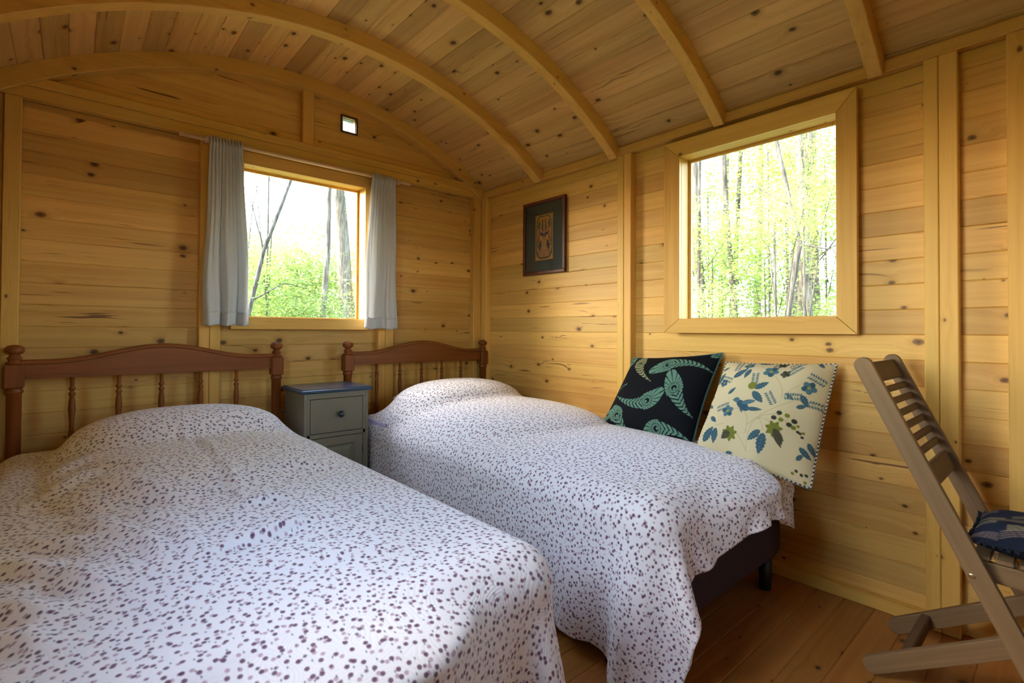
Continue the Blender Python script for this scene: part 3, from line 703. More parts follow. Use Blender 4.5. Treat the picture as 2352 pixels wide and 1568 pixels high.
def ridge(P, segs):
    """folds pressed up in the cloth: (x0,y0,x1,y1,width,height)"""
    x, y = P[..., 0], P[..., 1]; dz = np.zeros_like(x)
    for ax, ay, bx, by, wd, h in segs:
        dx, dy = bx-ax, by-ay; L2 = dx*dx+dy*dy; t = np.clip(((x-ax)*dx+(y-ay)*dy)/L2, 0, 1)
        r = np.hypot(x-ax-t*dx, y-ay-t*dy); sgn = ((x-ax)*dy-(y-ay)*dx)
        dz += h*np.exp(-(r/wd)**2)*(np.sin(PI*np.clip(t, .02, .98))**.5)
        dz -= .55*h*np.exp(-((r-wd*1.6)/(wd*.9))**2)*(sgn > 0)*np.sin(PI*np.clip(t, 0, 1))
    P = P.copy(); P[..., 2] += dz; return P
def cloth_obj(name, P, uv, mat, label, cat, group, thick=.008, sub=0):
    o = link(name, grid_mesh(name, P, M[mat], uv)); tag(o, label, cat, group)
    if sub: s = o.modifiers.new('smooth', 'SUBSURF'); s.levels = sub; s.render_levels = sub
    s = o.modifiers.new('padding', 'SOLIDIFY'); s.thickness = thick; s.offset = -1
    return o
G_ = 'berry print quilts on the two beds'
hump = lambda cx, cy_, rx, ry, h: (lambda X, Y: h*np.exp(-(((X-cx)/rx)**2+((Y-cy_)/ry)**2)))
# left bed
bx1 = (np.array([.335, 1.875, .372]), np.array([.570, 1.065, .196]), .10)
el1 = (np.array([.38, 2.61, .590]), np.array([.40, .29, .146])); el1b = (np.array([.375, 1.75, .50]), np.array([.48, 1.05, .100])); el1c = (np.array([.38, 2.22, .51]), np.array([.48, .66, .140]))
P1, uv1 = drape(-.265, 1.23, .585, 2.97, .72, .022, [bx1], [el1, el1b, el1c], [(2, .012, 1), (0, -.275, 1), (1, 2.955, -1)], seed=5, rot=.012, shape=hump(.33, 2.6, .5, .3, .12))
def upsample(A, k=3):
    for ax in (0, 1):
        n = A.shape[ax]; t = np.linspace(0, n-1, (n-1)*k+1); i = np.clip(t.astype(int), 0, n-2); f = t-i; A = np.moveaxis(A, ax, 0)
        a = A[np.clip(i-1, 0, n-1)]; b = A[i]; c = A[i+1]; d = A[np.clip(i+2, 0, n-1)]; f = f.reshape(-1, *([1]*(A.ndim-1)))
        A = np.moveaxis(b+.5*f*(c-a+f*(2*a-5*b+4*c-d+f*(3*(b-c)+d-a))), 0, ax)
    return A
P1 = upsample(P1); uv1 = upsample(uv1)
P1 = ridge(P1, [(a, b, c, d, e_*1.1, f_*.75) for a, b, c, d, e_, f_ in [(.222, 1.262, .499, 1.302, .014, .024), (.125, 1.673, .201, 1.511, .026, .020), (.201, 1.511, .222, 1.272, .022, .020), (.021, 1.723, .138, 1.496, .028, .020), (.138, 1.496, .174, 1.30, .022, .018),
    (.388, 2.35, .393, 1.874, .016, .010), (.393, 1.90, .378, 1.519, .015, .019), (.341, 2.42, .344, 2.24, .016, .008), (.358, 1.524, .478, 1.526, .018, .022), (-.10, 2.20, .03, 2.32, .04, .014), (-.11, 1.98, .058, 2.12, .04, .018),
    (.058, 2.20, .216, 1.993, .030, .016), (-.109, 1.543, -.01, 1.432, .026, .022), (-.01, 1.432, .056, 1.268, .026, .022), (-.092, 1.323, -.013, 1.216, .024, .022), (-.074, 1.661, .066, 1.541, .028, .022), (.509, 1.807, .706, 1.778, .022, .016),
    (.348, 1.299, .50, 1.255, .016, .010), (.477, 2.50, .717, 2.38, .03, .014), (.094, 1.982, .25, 1.651, .030, .020), (-.073, 1.198, -.016, 1.087, .022, .016), (.50, 2.10, .70, 1.95, .03, .012), (.28, 1.15, .62, 1.05, .03, .008)]])
cloth_obj('quilt', P1, uv1, 'quilt', 'white berry-print quilt with pressed folds spread over the left bed', 'quilt', G_)
# right bed
bx2 = (np.array([1.805, 1.865, .372]), np.array([.515, 1.075, .196]), .10)
el2 = (np.array([1.84, 2.58, .590]), np.array([.43, .31, .185])); el2b = (np.array([1.82, 1.75, .50]), np.array([.48, 1.05, .110])); el2c = (np.array([1.86, 2.22, .52]), np.array([.50, .70, .165]))
P2, uv2 = drape(.94, 2.39, .635, 2.93, .72, .022, [bx2], [el2, el2b, el2c], [(2, .012, 1), (0, 2.395, -1), (1, 2.955, -1)], seed=8, rot=-.02, shape=hump(1.8, 2.6, .5, .3, .16))
P2 = upsample(P2); uv2 = upsample(uv2)
cloth_obj('quilt', P2, uv2+3.3, 'quilt', 'white berry-print quilt hanging in a point at the foot of the right bed', 'quilt', G_)
# pillows under the quilts
def pillow(cx, cy_, a, b, h, z, label, rot=0.0):
    n1, n2 = 48, 36
    c = [(-a, -b, 0), (a, -b, 0), (-a, b, 0), (a, b, 0)]
    Pf_, Pb_, uv, _ = puff(c, h, n1, n2, pinch=.03, seed=4)
    o = empty('pillow', (cx, cy_, z), (0, 0, rot)); tag(o, label, 'pillow', 'pillows under the quilts')
    link('pillow_face', grid_mesh('pillow_face', Pf_, M['pillow'], uv*.7), o); link('pillow_back', grid_mesh('pillow_back', Pb_[::-1], M['pillow'], uv*.7), o)
pillow(.38, 2.64, .30, .20, .070, .635, 'pillow making the hump under the left quilt')
pillow(1.83, 2.66, .31, .215, .085, .650, 'purple-print pillow peeping out behind the hump of the right quilt')
sh = MB(); K_ = 30
P3, uv3 = None, None
sx_, sy_ = np.meshgrid(np.linspace(1.318, 2.292, 30), np.linspace(2.55, 2.925, 14), indexing='ij')
edge = np.clip((sx_-1.318)/.02, 0, 1)
sz_ = .552+0*sx_; sz_[0] = .44; sz_[-1] = .44; sx_[0] = 1.314; sx_[1] = 1.318; sx_[-1] = 2.296
tag(link('sheet', grid_mesh('sheet', np.stack([sx_, sy_, sz_+.003*np.sin(sx_*31+sy_*17)], -1), M['sheet'], None)), 'lilac sheet showing beside the pillow at the head of the right bed', 'sheet')

# ---------------------------------------------------------------- nightstand
ns = empty('nightstand', (1.080, 2.795, 0)); tag(ns, 'grey-green nightstand with blue top between the two headboards', 'nightstand')
w2, d2 = .175, .155; Hn = .745
b = MB()
b.box((-w2, -d2, .05), (-w2+.016, d2, Hn)); b.box((w2-.016, -d2, .05), (w2, d2, Hn)); b.box((-w2+.016, d2-.01, .05), (w2-.016, d2, Hn))
b.box((-w2+.016, -d2+.002, .05), (w2-.016, d2-.01, .066)); b.box((-w2+.016, -d2+.02, .515), (w2-.016, d2-.01, .525))
# face frame
b.box((-w2+.016, -d2, .715), (w2-.016, -d2+.018, Hn)); b.box((-w2+.016, -d2, .508), (w2-.016, -d2+.018, .530)); b.box((-w2+.016, -d2, .05), (w2-.016, -d2+.018, .085))
b.box((-w2+.016, -d2, .085), (-w2+.030, -d2+.018, .715)); b.box((w2-.030, -d2, .085), (w2-.016, -d2+.018, .715))
b.build('body', M['grey'], ns, bev=.0012)
for sx in (-1, 1):
    for sy in (-1, 1): MB().box((sx*(w2-.03)-.022, sy*(d2-.03)-.022, 0), (sx*(w2-.03)+.022, sy*(d2-.03)+.022, .05), .004).build('foot', M['grey'], ns)
tp = MB()
def slab(b, hx, hy, lev):
    vs = []; fs = []
    for z, e in lev: vs += [(-hx-e, -hy-e, z), (hx+e, -hy-e, z), (hx+e, hy+e*.4, z), (-hx-e, hy+e*.4, z)]
    for l in range(len(lev)-1):
        for j in range(4): fs.append((4*l+j, 4*l+(j+1) % 4, 4*l+4+(j+1) % 4, 4*l+4+j))
    fs += [(3, 2, 1, 0), tuple(4*(len(lev)-1)+j for j in range(4))]; b.add(vs, fs)
slab(tp, w2, d2, [(Hn, .010), (Hn+.003, .015), (Hn+.008, .0185), (Hn+.012, .0185), (Hn+.016, .016), (Hn+.0185, .011), (Hn+.0190, .008), (Hn+.0225, .008)])
tp.build('top', M['navy'], ns)
dw = MB(); dw.box((-w2+.0325, -d2-.001, .533), (w2-.0325, -d2+.017, .712)); dwo = dw.build('drawer', M['grey'], ns, bev=.0015)
kb = MB(); kb.M = Matrix.Translation((.012, -d2-.001, .628)) @ Matrix.Rotation(PI/2, 4, 'X')
kb.lathe([(.006, 0), (.0065, .006), (.009, .010), (.0155, .014), (.0178, .020), (.0172, .026), (.013, .031), (.005, .0335)], n=24); kb.build('knob', M['navy_dark'], dwo)
do = MB(); x0_, x1_, z0_, z1_ = -w2+.0325, w2-.0325, .088, .505; fw = .042
do.box((x0_, -d2-.001, z0_), (x0_+fw, -d2+.017, z1_)); do.box((x1_-fw, -d2-.001, z0_), (x1_, -d2+.017, z1_)); do.box((x0_+fw, -d2-.001, z1_-fw), (x1_-fw, -d2+.017, z1_)); do.box((x0_+fw, -d2-.001, z0_), (x1_-fw, -d2+.017, z0_+fw))
doo = do.build('cupboard_door', M['grey'], ns, bev=.001)
pa = MB(); i0, i1, j0, j1 = x0_+fw, x1_-fw, z0_+fw, z1_-fw
def ringq(b, o1, y1, o2, y2):
    a = [(i0+o1, y1, j0+o1), (i1-o1, y1, j0+o1), (i1-o1, y1, j1-o1), (i0+o1, y1, j1-o1)]; c = [(i0+o2, y2, j0+o2), (i1-o2, y2, j0+o2), (i1-o2, y2, j1-o2), (i0+o2, y2, j1-o2)]
    b.add(a+c, [(k, (k+1) % 4, 4+(k+1) % 4, 4+k) for k in range(4)])
yy = -d2
ringq(pa, 0, yy+.001, .004, yy+.003); ringq(pa, .004, yy+.003, .007, yy+.009); ringq(pa, .007, yy+.009, .016, yy+.010); ringq(pa, .016, yy+.010, .030, yy+.005)
pa.add([(i0+.03, yy+.005, j0+.03), (i1-.03, yy+.005, j0+.03), (i1-.03, yy+.005, j1-.03), (i0+.03, yy+.005, j1-.03)], [(0, 1, 2, 3)]); pa.build('raised_panel', M['grey'], doo)
kb.build('knob', M['navy_dark'], doo, Matrix.Translation((-.10, 0, -.25)))
for hz in (.42, .16): MB().tube([(x1_+.001, -d2-.002, hz-.02), (x1_+.001, -d2-.002, hz+.02)], .0028, 8).build('hinge', M['vent'], doo)

# ---------------------------------------------------------------- cushions
cB = [(2.14, 1.700, .572), (2.13, 1.172, .545), (2.375, 1.655, .928), (2.375, 1.145, .975)]
NB = 230; W_, H_ = .50, .42
cv = Canvas(NB, NB, W_, H_, (.0035, .0042, .0065))
def feather(cv, h, m_, t, wd, col):
    S = np.array([W_, H_]); C = cv.curve([np.array(h)*S, np.array(m_)*S, np.array(t)*S], 28)
    r, q, d = cv.near(C); ad = np.abs(d)
    # head is a fan of petals round the eye (q .0-.36), then paired barbs tapering to the quill
    prof = np.where(q < .34, wd*1.12*np.sqrt(np.clip(1-((q-.24)/.30)**2, 0, 1)), wd*.86*(1-(q-.34)/.66)**1.15+.0015)
    L = np.sum(np.hypot(*np.diff(C, axis=0).T)); eye = C[int(.27*27)]
    ang = np.arctan2(cv.V-eye[1], cv.U-eye[0]); re = np.hypot(cv.U-eye[0], cv.V-eye[1])
    head = (q < .36) & (ad < prof)
    gap = np.where(head, np.abs(((ang*9/PI) % 1)-.5) > .41, np.abs((((q*L+ad*.9)/.021) % 1)-.5) > .33)
    m0 = np.clip((prof-ad)/.0012+.5, 0, 1)*(q < .999)
    cv.put(m0*(~gap), col)
    ed = .62*wd; ey = eye
    cv.put((np.abs(re-ed) < .0022)*(q < .5), (.004, .005, .007), 1); 
    cv.put(((re < ed)*(re > ed*.55)*(q < .5)), tuple(c*.8 for c in col), 1)
    dirv = (C[0]-eye); dirv /= np.linalg.norm(dirv)+1e-9
    cv.put((np.hypot(cv.U-ey[0], cv.V-ey[1]) < ed*.56)*1.0, (.004, .005, .007)); cv.put((np.hypot(cv.U-ey[0]+dirv[0]*ed*.25, cv.V-ey[1]+dirv[1]*ed*.25) < ed*.27)*1.0, col)
    cv.line([C[9], C[18], C[27]], .0018, tuple(c*.9 for c in col))
cg = (.135, .27, .20); cgy = (.27, .29, .15)
for h, m_, t, wd, c in [((.184,.958),(.163,.746),(.453,.586),.030,cgy), ((.42,.74),(.653,.944),(.995,.775),.036,cg), ((.64,.69),(.80,.351),(.968,.277),.038,cg), ((.590,.465),(.431,.183),(.065,.393),.038,cg),
                        ((.115,.215),(.233,.083),(.361,-.097),.036,cg), ((.57,.02),(.714,.148),(.974,.057),.036,cg), ((.054,.96),(.0,.858),(.02,.742),.022,cg), ((.157,.548),(.078,.516),(.01,.428),.005,cg),
                        ((.941,.965),(.985,.988),(1.06,1.06),.018,cg), ((.05,.17),(.028,.082),(.0,-.02),.026,cg)]: feather(cv, h, m_, t, wd, c)
cu = empty('cushion', tuple(np.mean(cB, 0))); tag(cu, 'black cushion with teal peacock-feather print leaning on the side wall', 'cushion', 'cushions leaning on the side wall'); Mi = Matrix.Translation(-Vector(np.mean(cB, 0)))
Pf_, Pb_, uv, nn = puff(cB, .075, NB, NB, pinch=.03, seed=2)
# front must face the room (-x)
if nn[0] > 0: Pf_, Pb_ = Pb_, Pf_
link('front_panel', grid_mesh('front_panel', Pf_, M['print'], uv, cv.c), cu, Mi); link('back_panel', grid_mesh('back_panel', Pb_[::-1], M['teal'], uv), cu, Mi)
def rim(P):
    return list(P[:, 0][::6])+list(P[-1, :][::6])+list(P[::-1, -1][::6])+list(P[0, ::-1][::6])
pr_ = rim(Pf_); pr_.append(pr_[0])
MB().tube([Vector(p) for p in pr_], .0045, 7, cap=False).build('piping', M['teal'], cu, Mi)
# cream cushion
cC = [(2.085, 1.128, .560), (2.065, .662, .500), (2.345, 1.110, .932), (2.335, .652, .948)]
W_, H_ = .47, .47; cv = Canvas(NB, NB, W_, H_, (.76, .66, .40))
blue = (.045, .125, .175); blue2 = (.095, .21, .26); olive = (.23, .25, .035); darkb = (.05, .055, .035); vn = (.20, .26, .24)
for a in [(.497,.084,.473,.304,.545,.38),(.473,.304,.577,.455,.788,.584),(.545,.38,.588,.369,.608,.287),(.497,.084,.44,.19,.362,.223),(.303,.421,.366,.449,.427,.406),(.427,.406,.484,.341,.463,.221),(.65,.363,.621,.399,.545,.38),(.68,.446,.585,.423,.545,.38),(.412,.916,.518,.857,.611,.769),(.611,.769,.71,.654,.686,.586),(.802,.731,.724,.678,.715,.591),(.165,.243,.221,.262,.259,.274),(.68,.446,.80,.40,.90,.33)]:
    cv.line([(a[0]*W_, a[1]*H_), (a[2]*W_, a[3]*H_), (a[4]*W_, a[5]*H_)], .0016, (.28, .27, .16), .8)
for a in [(.192,.762,.312,.87),(.344,.862,.312,.749),(.443,.647,.55,.727),(.436,.617,.55,.521),(.205,.569,.261,.649),(.077,.074,.155,.226),(.187,.219,.182,.078),(.083,.332,.167,.275),(.589,.281,.5,.175),(.624,.264,.6,.092),(.831,.653,.904,.564),(.896,.241,.985,.186),(.884,.147,.931,.201),(.875,.993,.933,.942),(.018,.867,.089,.908),(.001,.696,.074,.828),(.724,.635,.785,.593),(.819,.538,.892,.572),(.006,.455,.075,.421),(.368,.971,.497,.98),(.95,.30,1.0,.22),(.30,.03,.37,.05)]:
    L_ = math.hypot((a[2]-a[0])*W_, (a[3]-a[1])*H_); cv.leaf(a[0]*W_, a[1]*H_, a[2]*W_, a[3]*H_, max(.007, L_*.26), blue, vn, .28)
rg = np.random.RandomState(3)
for x, y in [(.42,.742),(.609,.571),(.725,.878),(.191,.906),(.13,.745),(.918,.816),(.19,.428),(.717,.952),(.768,.622),(.55,.92),(.96,.60)]:
    an = rg.rand()*PI; L_ = .030
    p0 = np.array([x*W_, y*H_]); dv = np.array([math.cos(an), math.sin(an)]); nv_ = np.array([-dv[1], dv[0]])
    cv.line([p0-dv*L_, p0, p0+dv*L_], .0012, (.2, .22, .16), .8)
    for k in range(-3, 4):
        for s_ in (-1, 1): q0 = p0+dv*k*.009+nv_*s_*.003; q1 = q0+nv_*s_*.013+dv*.007; cv.leaf(q0[0], q0[1], q1[0], q1[1], .0036, blue2 if k % 2 else blue, vn)
for x, y, R_, c1, c2 in [(.299,.923,.024,blue,blue2),(.53,.848,.030,blue,blue2),(.099,.708,.020,blue,blue),(.258,.397,.026,blue,blue2),(.873,.73,.026,blue,blue2),(.011,.537,.016,darkb,olive),(.588,.964,.020,darkb,darkb),(.661,.829,.020,darkb,(.10,.10,.07))]:
    for k in range(5):
        an = 2*PI*k/5+x*7; cv.ell(x*W_+math.cos(an)*R_*.55, y*H_+math.sin(an)*R_*.55, R_*.50, R_*.42, c1 if k % 2 else c2, an)
    cv.ell(x*W_, y*H_, R_*.25, R_*.25, (.35, .36, .10) if c1 == blue else (.05, .05, .04))
for x, y, gx, gy in [(.327,.2,.256,.162),(.691,.32,.776,.217)]:
    for k in range(7):
        an = 2*PI*k/7+.3; cv.leaf(x*W_, y*H_, x*W_+math.cos(an)*.034, y*H_+math.sin(an)*.034, .0105, olive, (.08, .09, .03))
    for k in (-1, 0, 1): cv.leaf(x*W_, y*H_, gx*W_+k*.009*(gy-y)*-30*.1, gy*H_+k*.012, .012, (.10, .095, .055), (.04, .04, .02))
for x, y in [(.706,.462),(.673,.412),(.826,.426),(.795,.388),(.864,.354),(.902,.323),(.881,.348),(.892,.074),(.93,.061),(.963,.071)]: cv.ell(x*W_, y*H_, .0105 if x < .83 else .006, .0085 if x < .83 else .005, darkb)
for x, y in [(.769,.455),(.729,.409),(.828,.376),(.858,.398),(.867,.05),(.96,.021),(.903,.358)]: cv.ell(x*W_, y*H_, .0095 if x < .83 else .006, .008 if x < .83 else .005, olive)
cv.ell(.415*W_, .675*H_, .018, .018, olive); cv.ell(.385*W_, .468*H_, .034, .017, blue, -.55); cv.ell(.315*W_, .515*H_, .013, .012, blue2); cv.leaf(.30*W_, .515*H_, .275*W_, .507*H_, .003, darkb, vn)
cv.leaf(.42*W_, .445*H_, .565*W_, .458*H_, .009, blue, vn); cv.leaf(.37*W_, .49*H_, .49*W_, .53*H_, .011, blue2, vn); cv.leaf(.37*W_, .44*H_, .40*W_, .40*H_, .005, blue, vn)
cu = empty('cushion', tuple(np.mean(cC, 0))); tag(cu, 'cream cushion printed with blue birds, leaves and flowers beside the black one', 'cushion', 'cushions leaning on the side wall'); Mi = Matrix.Translation(-Vector(np.mean(cC, 0)))
Pf_, Pb_, uv, nn = puff(cC, .085, NB, NB, pinch=.012, seed=9, crease=.006)
if nn[0] > 0: Pf_, Pb_ = Pb_, Pf_
link('front_panel', grid_mesh('front_panel', Pf_, M['print'], uv, cv.c), cu, Mi); link('back_panel', grid_mesh('back_panel', Pb_[::-1], M['cream_back'], uv), cu, Mi)
ring = np.array(rim(Pf_)); ring = np.concatenate([ring, ring[:1]])
seg = np.r_[0, np.cumsum(np.linalg.norm(np.diff(ring, axis=0), axis=1))]; ns_ = int(seg[-1]/.004); tt = np.linspace(0, seg[-1], ns_)
rp = np.stack([np.interp(tt, seg, ring[:, k]) for k in range(3)], -1); kk = 8; tang = np.gradient(rp, axis=0); tang /= np.linalg.norm(tang, axis=1)[:, None]
n1 = np.tile(nn, (ns_, 1)); n2 = np.cross(tang, n1); an = np.linspace(0, 2*PI, kk+1)
tubeP = rp[:, None]+.0052*(n1[:, None]*np.cos(an)[None, :, None]+n2[:, None]*np.sin(an)[None, :, None])
chk = (((np.arange(ns_)[:, None]//2)+(np.arange(kk+1)[None]//2)) % 2); colr = np.where(chk[..., None] > 0, np.array([.8, .78, .7]), np.array([.02, .02, .03]))
uvp = np.stack(np.meshgrid(np.linspace(0, 1, ns_), np.linspace(0, 1, kk+1), indexing='ij'), -1)
tag(link('piping', grid_mesh('piping', tubeP, M['print'], uvp, colr), cu, Mi), 'black and white chequered piping')

# ---------------------------------------------------------------- picture
pc = empty('framed_picture', (2.345, 2.395, 1.715), (0, 0, 0)); tag(pc, 'small picture with slate blue mount in a red-brown frame on the side wall', 'picture')
pc.location = (XR-.001, 2.395, 1.715); hw, hh = .200, .252
pc.rotation_euler = (0, 0, 0)
def pcs(y0, y1, z0, z1, x0=-.024, x1=-.001, ch=.003): return (x0, y0, z0), (x1, y1, z1), ch
fwid = .022
for a, nm in ((pcs(-hw, hw, hh-fwid, hh), 0), (pcs(-hw, hw, -hh, -hh+fwid), 0), (pcs(-hw, -hw+fwid, -hh+fwid, hh-fwid), 1), (pcs(hw-fwid, hw, -hh+fwid, hh-fwid), 1)):
    MB().box(*a).build('frame_moulding', M['frame_red'], pc)
MB().box((-.010, -hw+fwid-.001, -hh+fwid-.001), (-.004, hw-fwid+.001, hh-fwid+.001)).build('mount', M['mat_board'], pc)
na, nb = 110, 230; aw, ah = .105, .130; W_, H_ = aw*2, ah*2*1.16
ah = .155
cv = Canvas(na, nb, aw*2, ah*2, (.42, .20, .055)); cx_, W_, H_ = aw, aw*2, ah*2
tl = (.05, .10, .085); dk = (.015, .02, .04); org = (.36, .10, .035); ylw = (.48, .28, .06); pnk = (.36, .17, .10)
for s_ in (-1, 1):
    X_ = lambda k: cx_+s_*k*aw
    cv.line([(X_(.86), .25*H_), (X_(.90), .02*H_), (X_(.0), .05*H_)], .010, dk); cv.line([(X_(.86), .25*H_), (X_(.84), .5*H_), (X_(.86), .72*H_)], .008, tl)
    cv.line([(X_(.86), .72*H_), (X_(.80), 1.02*H_), (X_(.05), .95*H_)], .007, tl); cv.line([(X_(.6), .9*H_), (X_(.9), .78*H_), (X_(.3), .62*H_)], .014, org)
    cv.line([(X_(.02), .55*H_), (X_(.7), .42*H_), (X_(.60), .18*H_)], .007, org); cv.ell(X_(.30), .57*H_, .030, .016, (.02, .025, .10), s_*.5); cv.ell(X_(.45), .32*H_, .014, .036, (.02, .04, .09), s_*.3)
    cv.ell(X_(.18), .73*H_, .008, .050, dk, s_*.1); cv.ell(X_(.62), .80*H_, .018, .030, tl, -s_*.4); cv.ell(X_(.35), .16*H_, .026, .028, pnk); cv.ell(X_(.55), .50*H_, .017, .028, org, s_*.6); cv.ell(X_(.34), .49*H_, .012, .020, ylw)
    cv.line([(X_(.10), .92*H_), (X_(.60), .96*H_), (X_(.72), .80*H_)], .008, ylw); cv.ell(X_(.66), .13*H_, .012, .016, (.06, .16, .16)); cv.ell(X_(.72), .38*H_, .009, .03, tl); cv.ell(X_(.35), .68*H_, .012, .03, pnk, -s_*.5)
cv.ell(cx_, .80*H_, .010, .050, ylw); cv.ell(cx_, .28*H_, .020, .065, pnk); cv.ell(cx_, .30*H_, .008, .045, (.40, .22, .08)); cv.line([(cx_, .45*H_), (cx_, .65*H_)], .003, (.02, .025, .10))
rg = np.random.RandomState(5)
for k in range(150):
    x, y = rg.rand()*.82+.09, rg.rand()*.86+.07; an = rg.rand()*PI; c = [tl, dk, org, ylw, pnk][rg.randint(5)]
    for s_ in (0, 1): xx = x if s_ else 1-x; cv.ell(xx*W_, y*H_, .0062, .0022, c, an if s_ else PI-an, al=.7)
yy_, zz_ = np.meshgrid(np.linspace(aw, -aw, na)*.80, np.linspace(-ah, ah, nb), indexing='ij')
uvp = np.stack(np.meshgrid(np.linspace(0, 1, na), np.linspace(0, 1, nb), indexing='ij'), -1)
o = link('art_print', grid_mesh('art_print', np.stack([np.full_like(yy_, -.0115), yy_, zz_], -1)[::-1], M['paper'], uvp, cv.c[::-1]), pc)
MB().box((-.0158, -hw+fwid, -hh+fwid), (-.0140, hw-fwid, hh-fwid)).build('glass', M['glass'], pc)

# ---------------------------------------------------------------- curtains and rod
rd = empty('curtain_rod', (1.05, 2.985, 2.062)); tag(rd, 'pale wooden rod carrying the two linen curtains over the end window', 'curtain rod')
MB().tube([(-.655, 0, 0), (.655, 0, 0)], .0105, 16).build('pole', M['rod'], rd)
for x in (-.535, .565):
    MB().tube([(x, .075, 0), (x, .012, 0)], .0085, 12).tube([(x-.011, 0, 0), (x+.011, 0, 0)], .0185, 18).build('bracket', M['rod'], rd)
def curtain(xt0, xt1, xb0, xb1, zt_, zb, label, seed, nf):
    nu, nv = 90, 70; u, v = np.meshgrid(np.linspace(0, 1, nu), np.linspace(0, 1, nv), indexing='ij')
    rng = np.random.RandomState(seed); ph = rng.rand(4)*6
    e = np.clip(v*1.15, 0, 1)                         # 0 top .. 1 hem
    x = (xt0*(1-u)+xt1*u)*(1-e**.8)+(xb0*(1-u)+xb1*u)*e**.8
    top = .0065*np.sin(u*2*PI*nf*2.1+ph[0])+.003*np.sin(u*2*PI*nf*4.1+ph[1])
    bot = .020*np.sin(u*2*PI*nf*.5+ph[2]+.6*v)+.009*np.sin(u*2*PI*nf*.95+ph[3]-.5*v)
    y = 2.974+top*(1-e)**1.5-.002+bot*e-.010*e
    tube = np.exp(-((v-.035)/.016)**2); y = y-.012*tube+.004*(v < .015)
    x = x+.006*np.sin(v*9+u*5+ph[1])*e+.004*np.sin(u*2*PI*nf*.5+ph[0])*e
    z = zt_+(zb-zt_)*v+.006*np.sin(u*2*PI*nf*2.1)*(1-v)**4+.004*np.sin(u*PI*nf+ph[0])*v
    o = empty('curtain', ((xt0+xt1)/2, 2.98, zt_)); tag(o, label, 'curtain', 'linen curtains of the end window'); Mi = Matrix.Translation((-(xt0+xt1)/2, -2.98, -zt_))
    me = grid_mesh('drape', np.stack([x, y, z], -1), M['linen'], np.stack([u*.35, v], -1)); a = link('drape', me, o, Mi)
    s = a.modifiers.new('cloth', 'SOLIDIFY'); s.thickness = .0016
    k0 = int(nv*.925); hm = np.stack([x, y-.0032, z], -1)[:, k0:]
    a = link('hem', grid_mesh('hem', hm, M['linen'], np.stack([u*.35, v+.3], -1)[:, k0:]), o, Mi); s = a.modifiers.new('cloth', 'SOLIDIFY'); s.thickness = .0022
    return o
curtain(.530, .676, .508, .716, 2.082, 1.100, 'blue-grey linen curtain left of the end window', 3, 5)
curtain(1.428, 1.592, 1.368, 1.596, 2.080, 1.085, 'blue-grey linen curtain right of the end window', 11, 4)

# ---------------------------------------------------------------- wall vent
vt = empty('wall_vent', (1.320, YB-.001, 2.390)); tag(vt, 'small square brown louvred vent in the gable above the end window', 'vent')
q = .056
for a, c in (((-q, -.010, q-.011), (q, 0, q)), ((-q, -.010, -q), (q, 0, -q+.011)), ((-q, -.010, -q+.011), (-q+.011, 0, q-.011)), ((q-.011, -.010, -q+.011), (q, 0, q-.011))):
    MB().box(a, c, .001).build('vent_frame', M['vent'], vt)
lv = MB().add([(-.045, -.006, -.0020), (.045, -.006, -.0020), (.045, .006, .0030), (-.045, .006, .0030), (-.045, -.006, -.0030), (.045, -.006, -.0030), (.045, .006, .0020), (-.045, .006, .0020)], [(0,1,2,3),(7,6,5,4),(0,4,5,1),(1,5,6,2),(2,6,7,3),(3,7,4,0)]).mesh('louvre', M['vent'])
for k in range(10): link('louvre', lv, vt, Matrix.Translation((0, .004, -.040+k*.0088)))

# ---------------------------------------------------------------- folding chair (faces the camera side, -y)
ch = empty('folding_chair', (2.055, .15, 0)); tag(ch, 'weathered slatted wooden folding chair in front of the side wall', 'chair'); C0 = Vector((2.055, .15, 0))
def stick(name, a, b, wd, th, mat, round0=False, parent=None, bevel=.003):
    """flat rail from a to b; wd in the yz plane across its length, th along x"""
    a = Vector(a)-C0; b = Vector(b)-C0; d = (b-a); L = d.length; d.normalize(); x = d; z = Vector((1, 0, 0)); z = (z-x*z.dot(x)).normalized(); y = z.cross(x)
    mm = Matrix((x, y, z)).transposed().to_4x4(); mm.translation = (a+b)/2
    h = L/2; k = 7; pts = [(-h, -wd/2), (h, -wd/2)] if not round0 else [(-h, -wd/2), (h, -wd/2)]
    if round0: pts = [(-h+wd/2-wd/2*math.sin(PI/2-0)*0, -wd/2)]
    poly = []
    def cap_(cx, s):
        return [(cx+s*wd/2*math.cos(q), s*wd/2*math.sin(q)) for q in np.linspace(-PI/2, PI/2, 9)]
    poly = cap_(h-wd/2, 1)+cap_(-h+wd/2, -1)
    return MB().prism(poly, -th/2, th/2).build(name, M[mat], parent or ch, mm, bev=bevel)
xn, xf = 1.872, 2.240; th_ = .024
bk_top = (.452, .985); bk_bot = (-.010, .0)
ysl = lambda z: bk_bot[0]+(bk_top[0]-bk_bot[0])*z/.985
for x in (xn, xf): stick('back_stile', (x, ysl(1.0), 1.0), (x, ysl(.0)+.012, .026), .050, th_, 'teak')
for x in (xn+.028, xf-.028): stick('rear_leg', (x, .455, .028), (x, -.165, .425), .052, th_, 'teak' if x < 2 else 'teak')
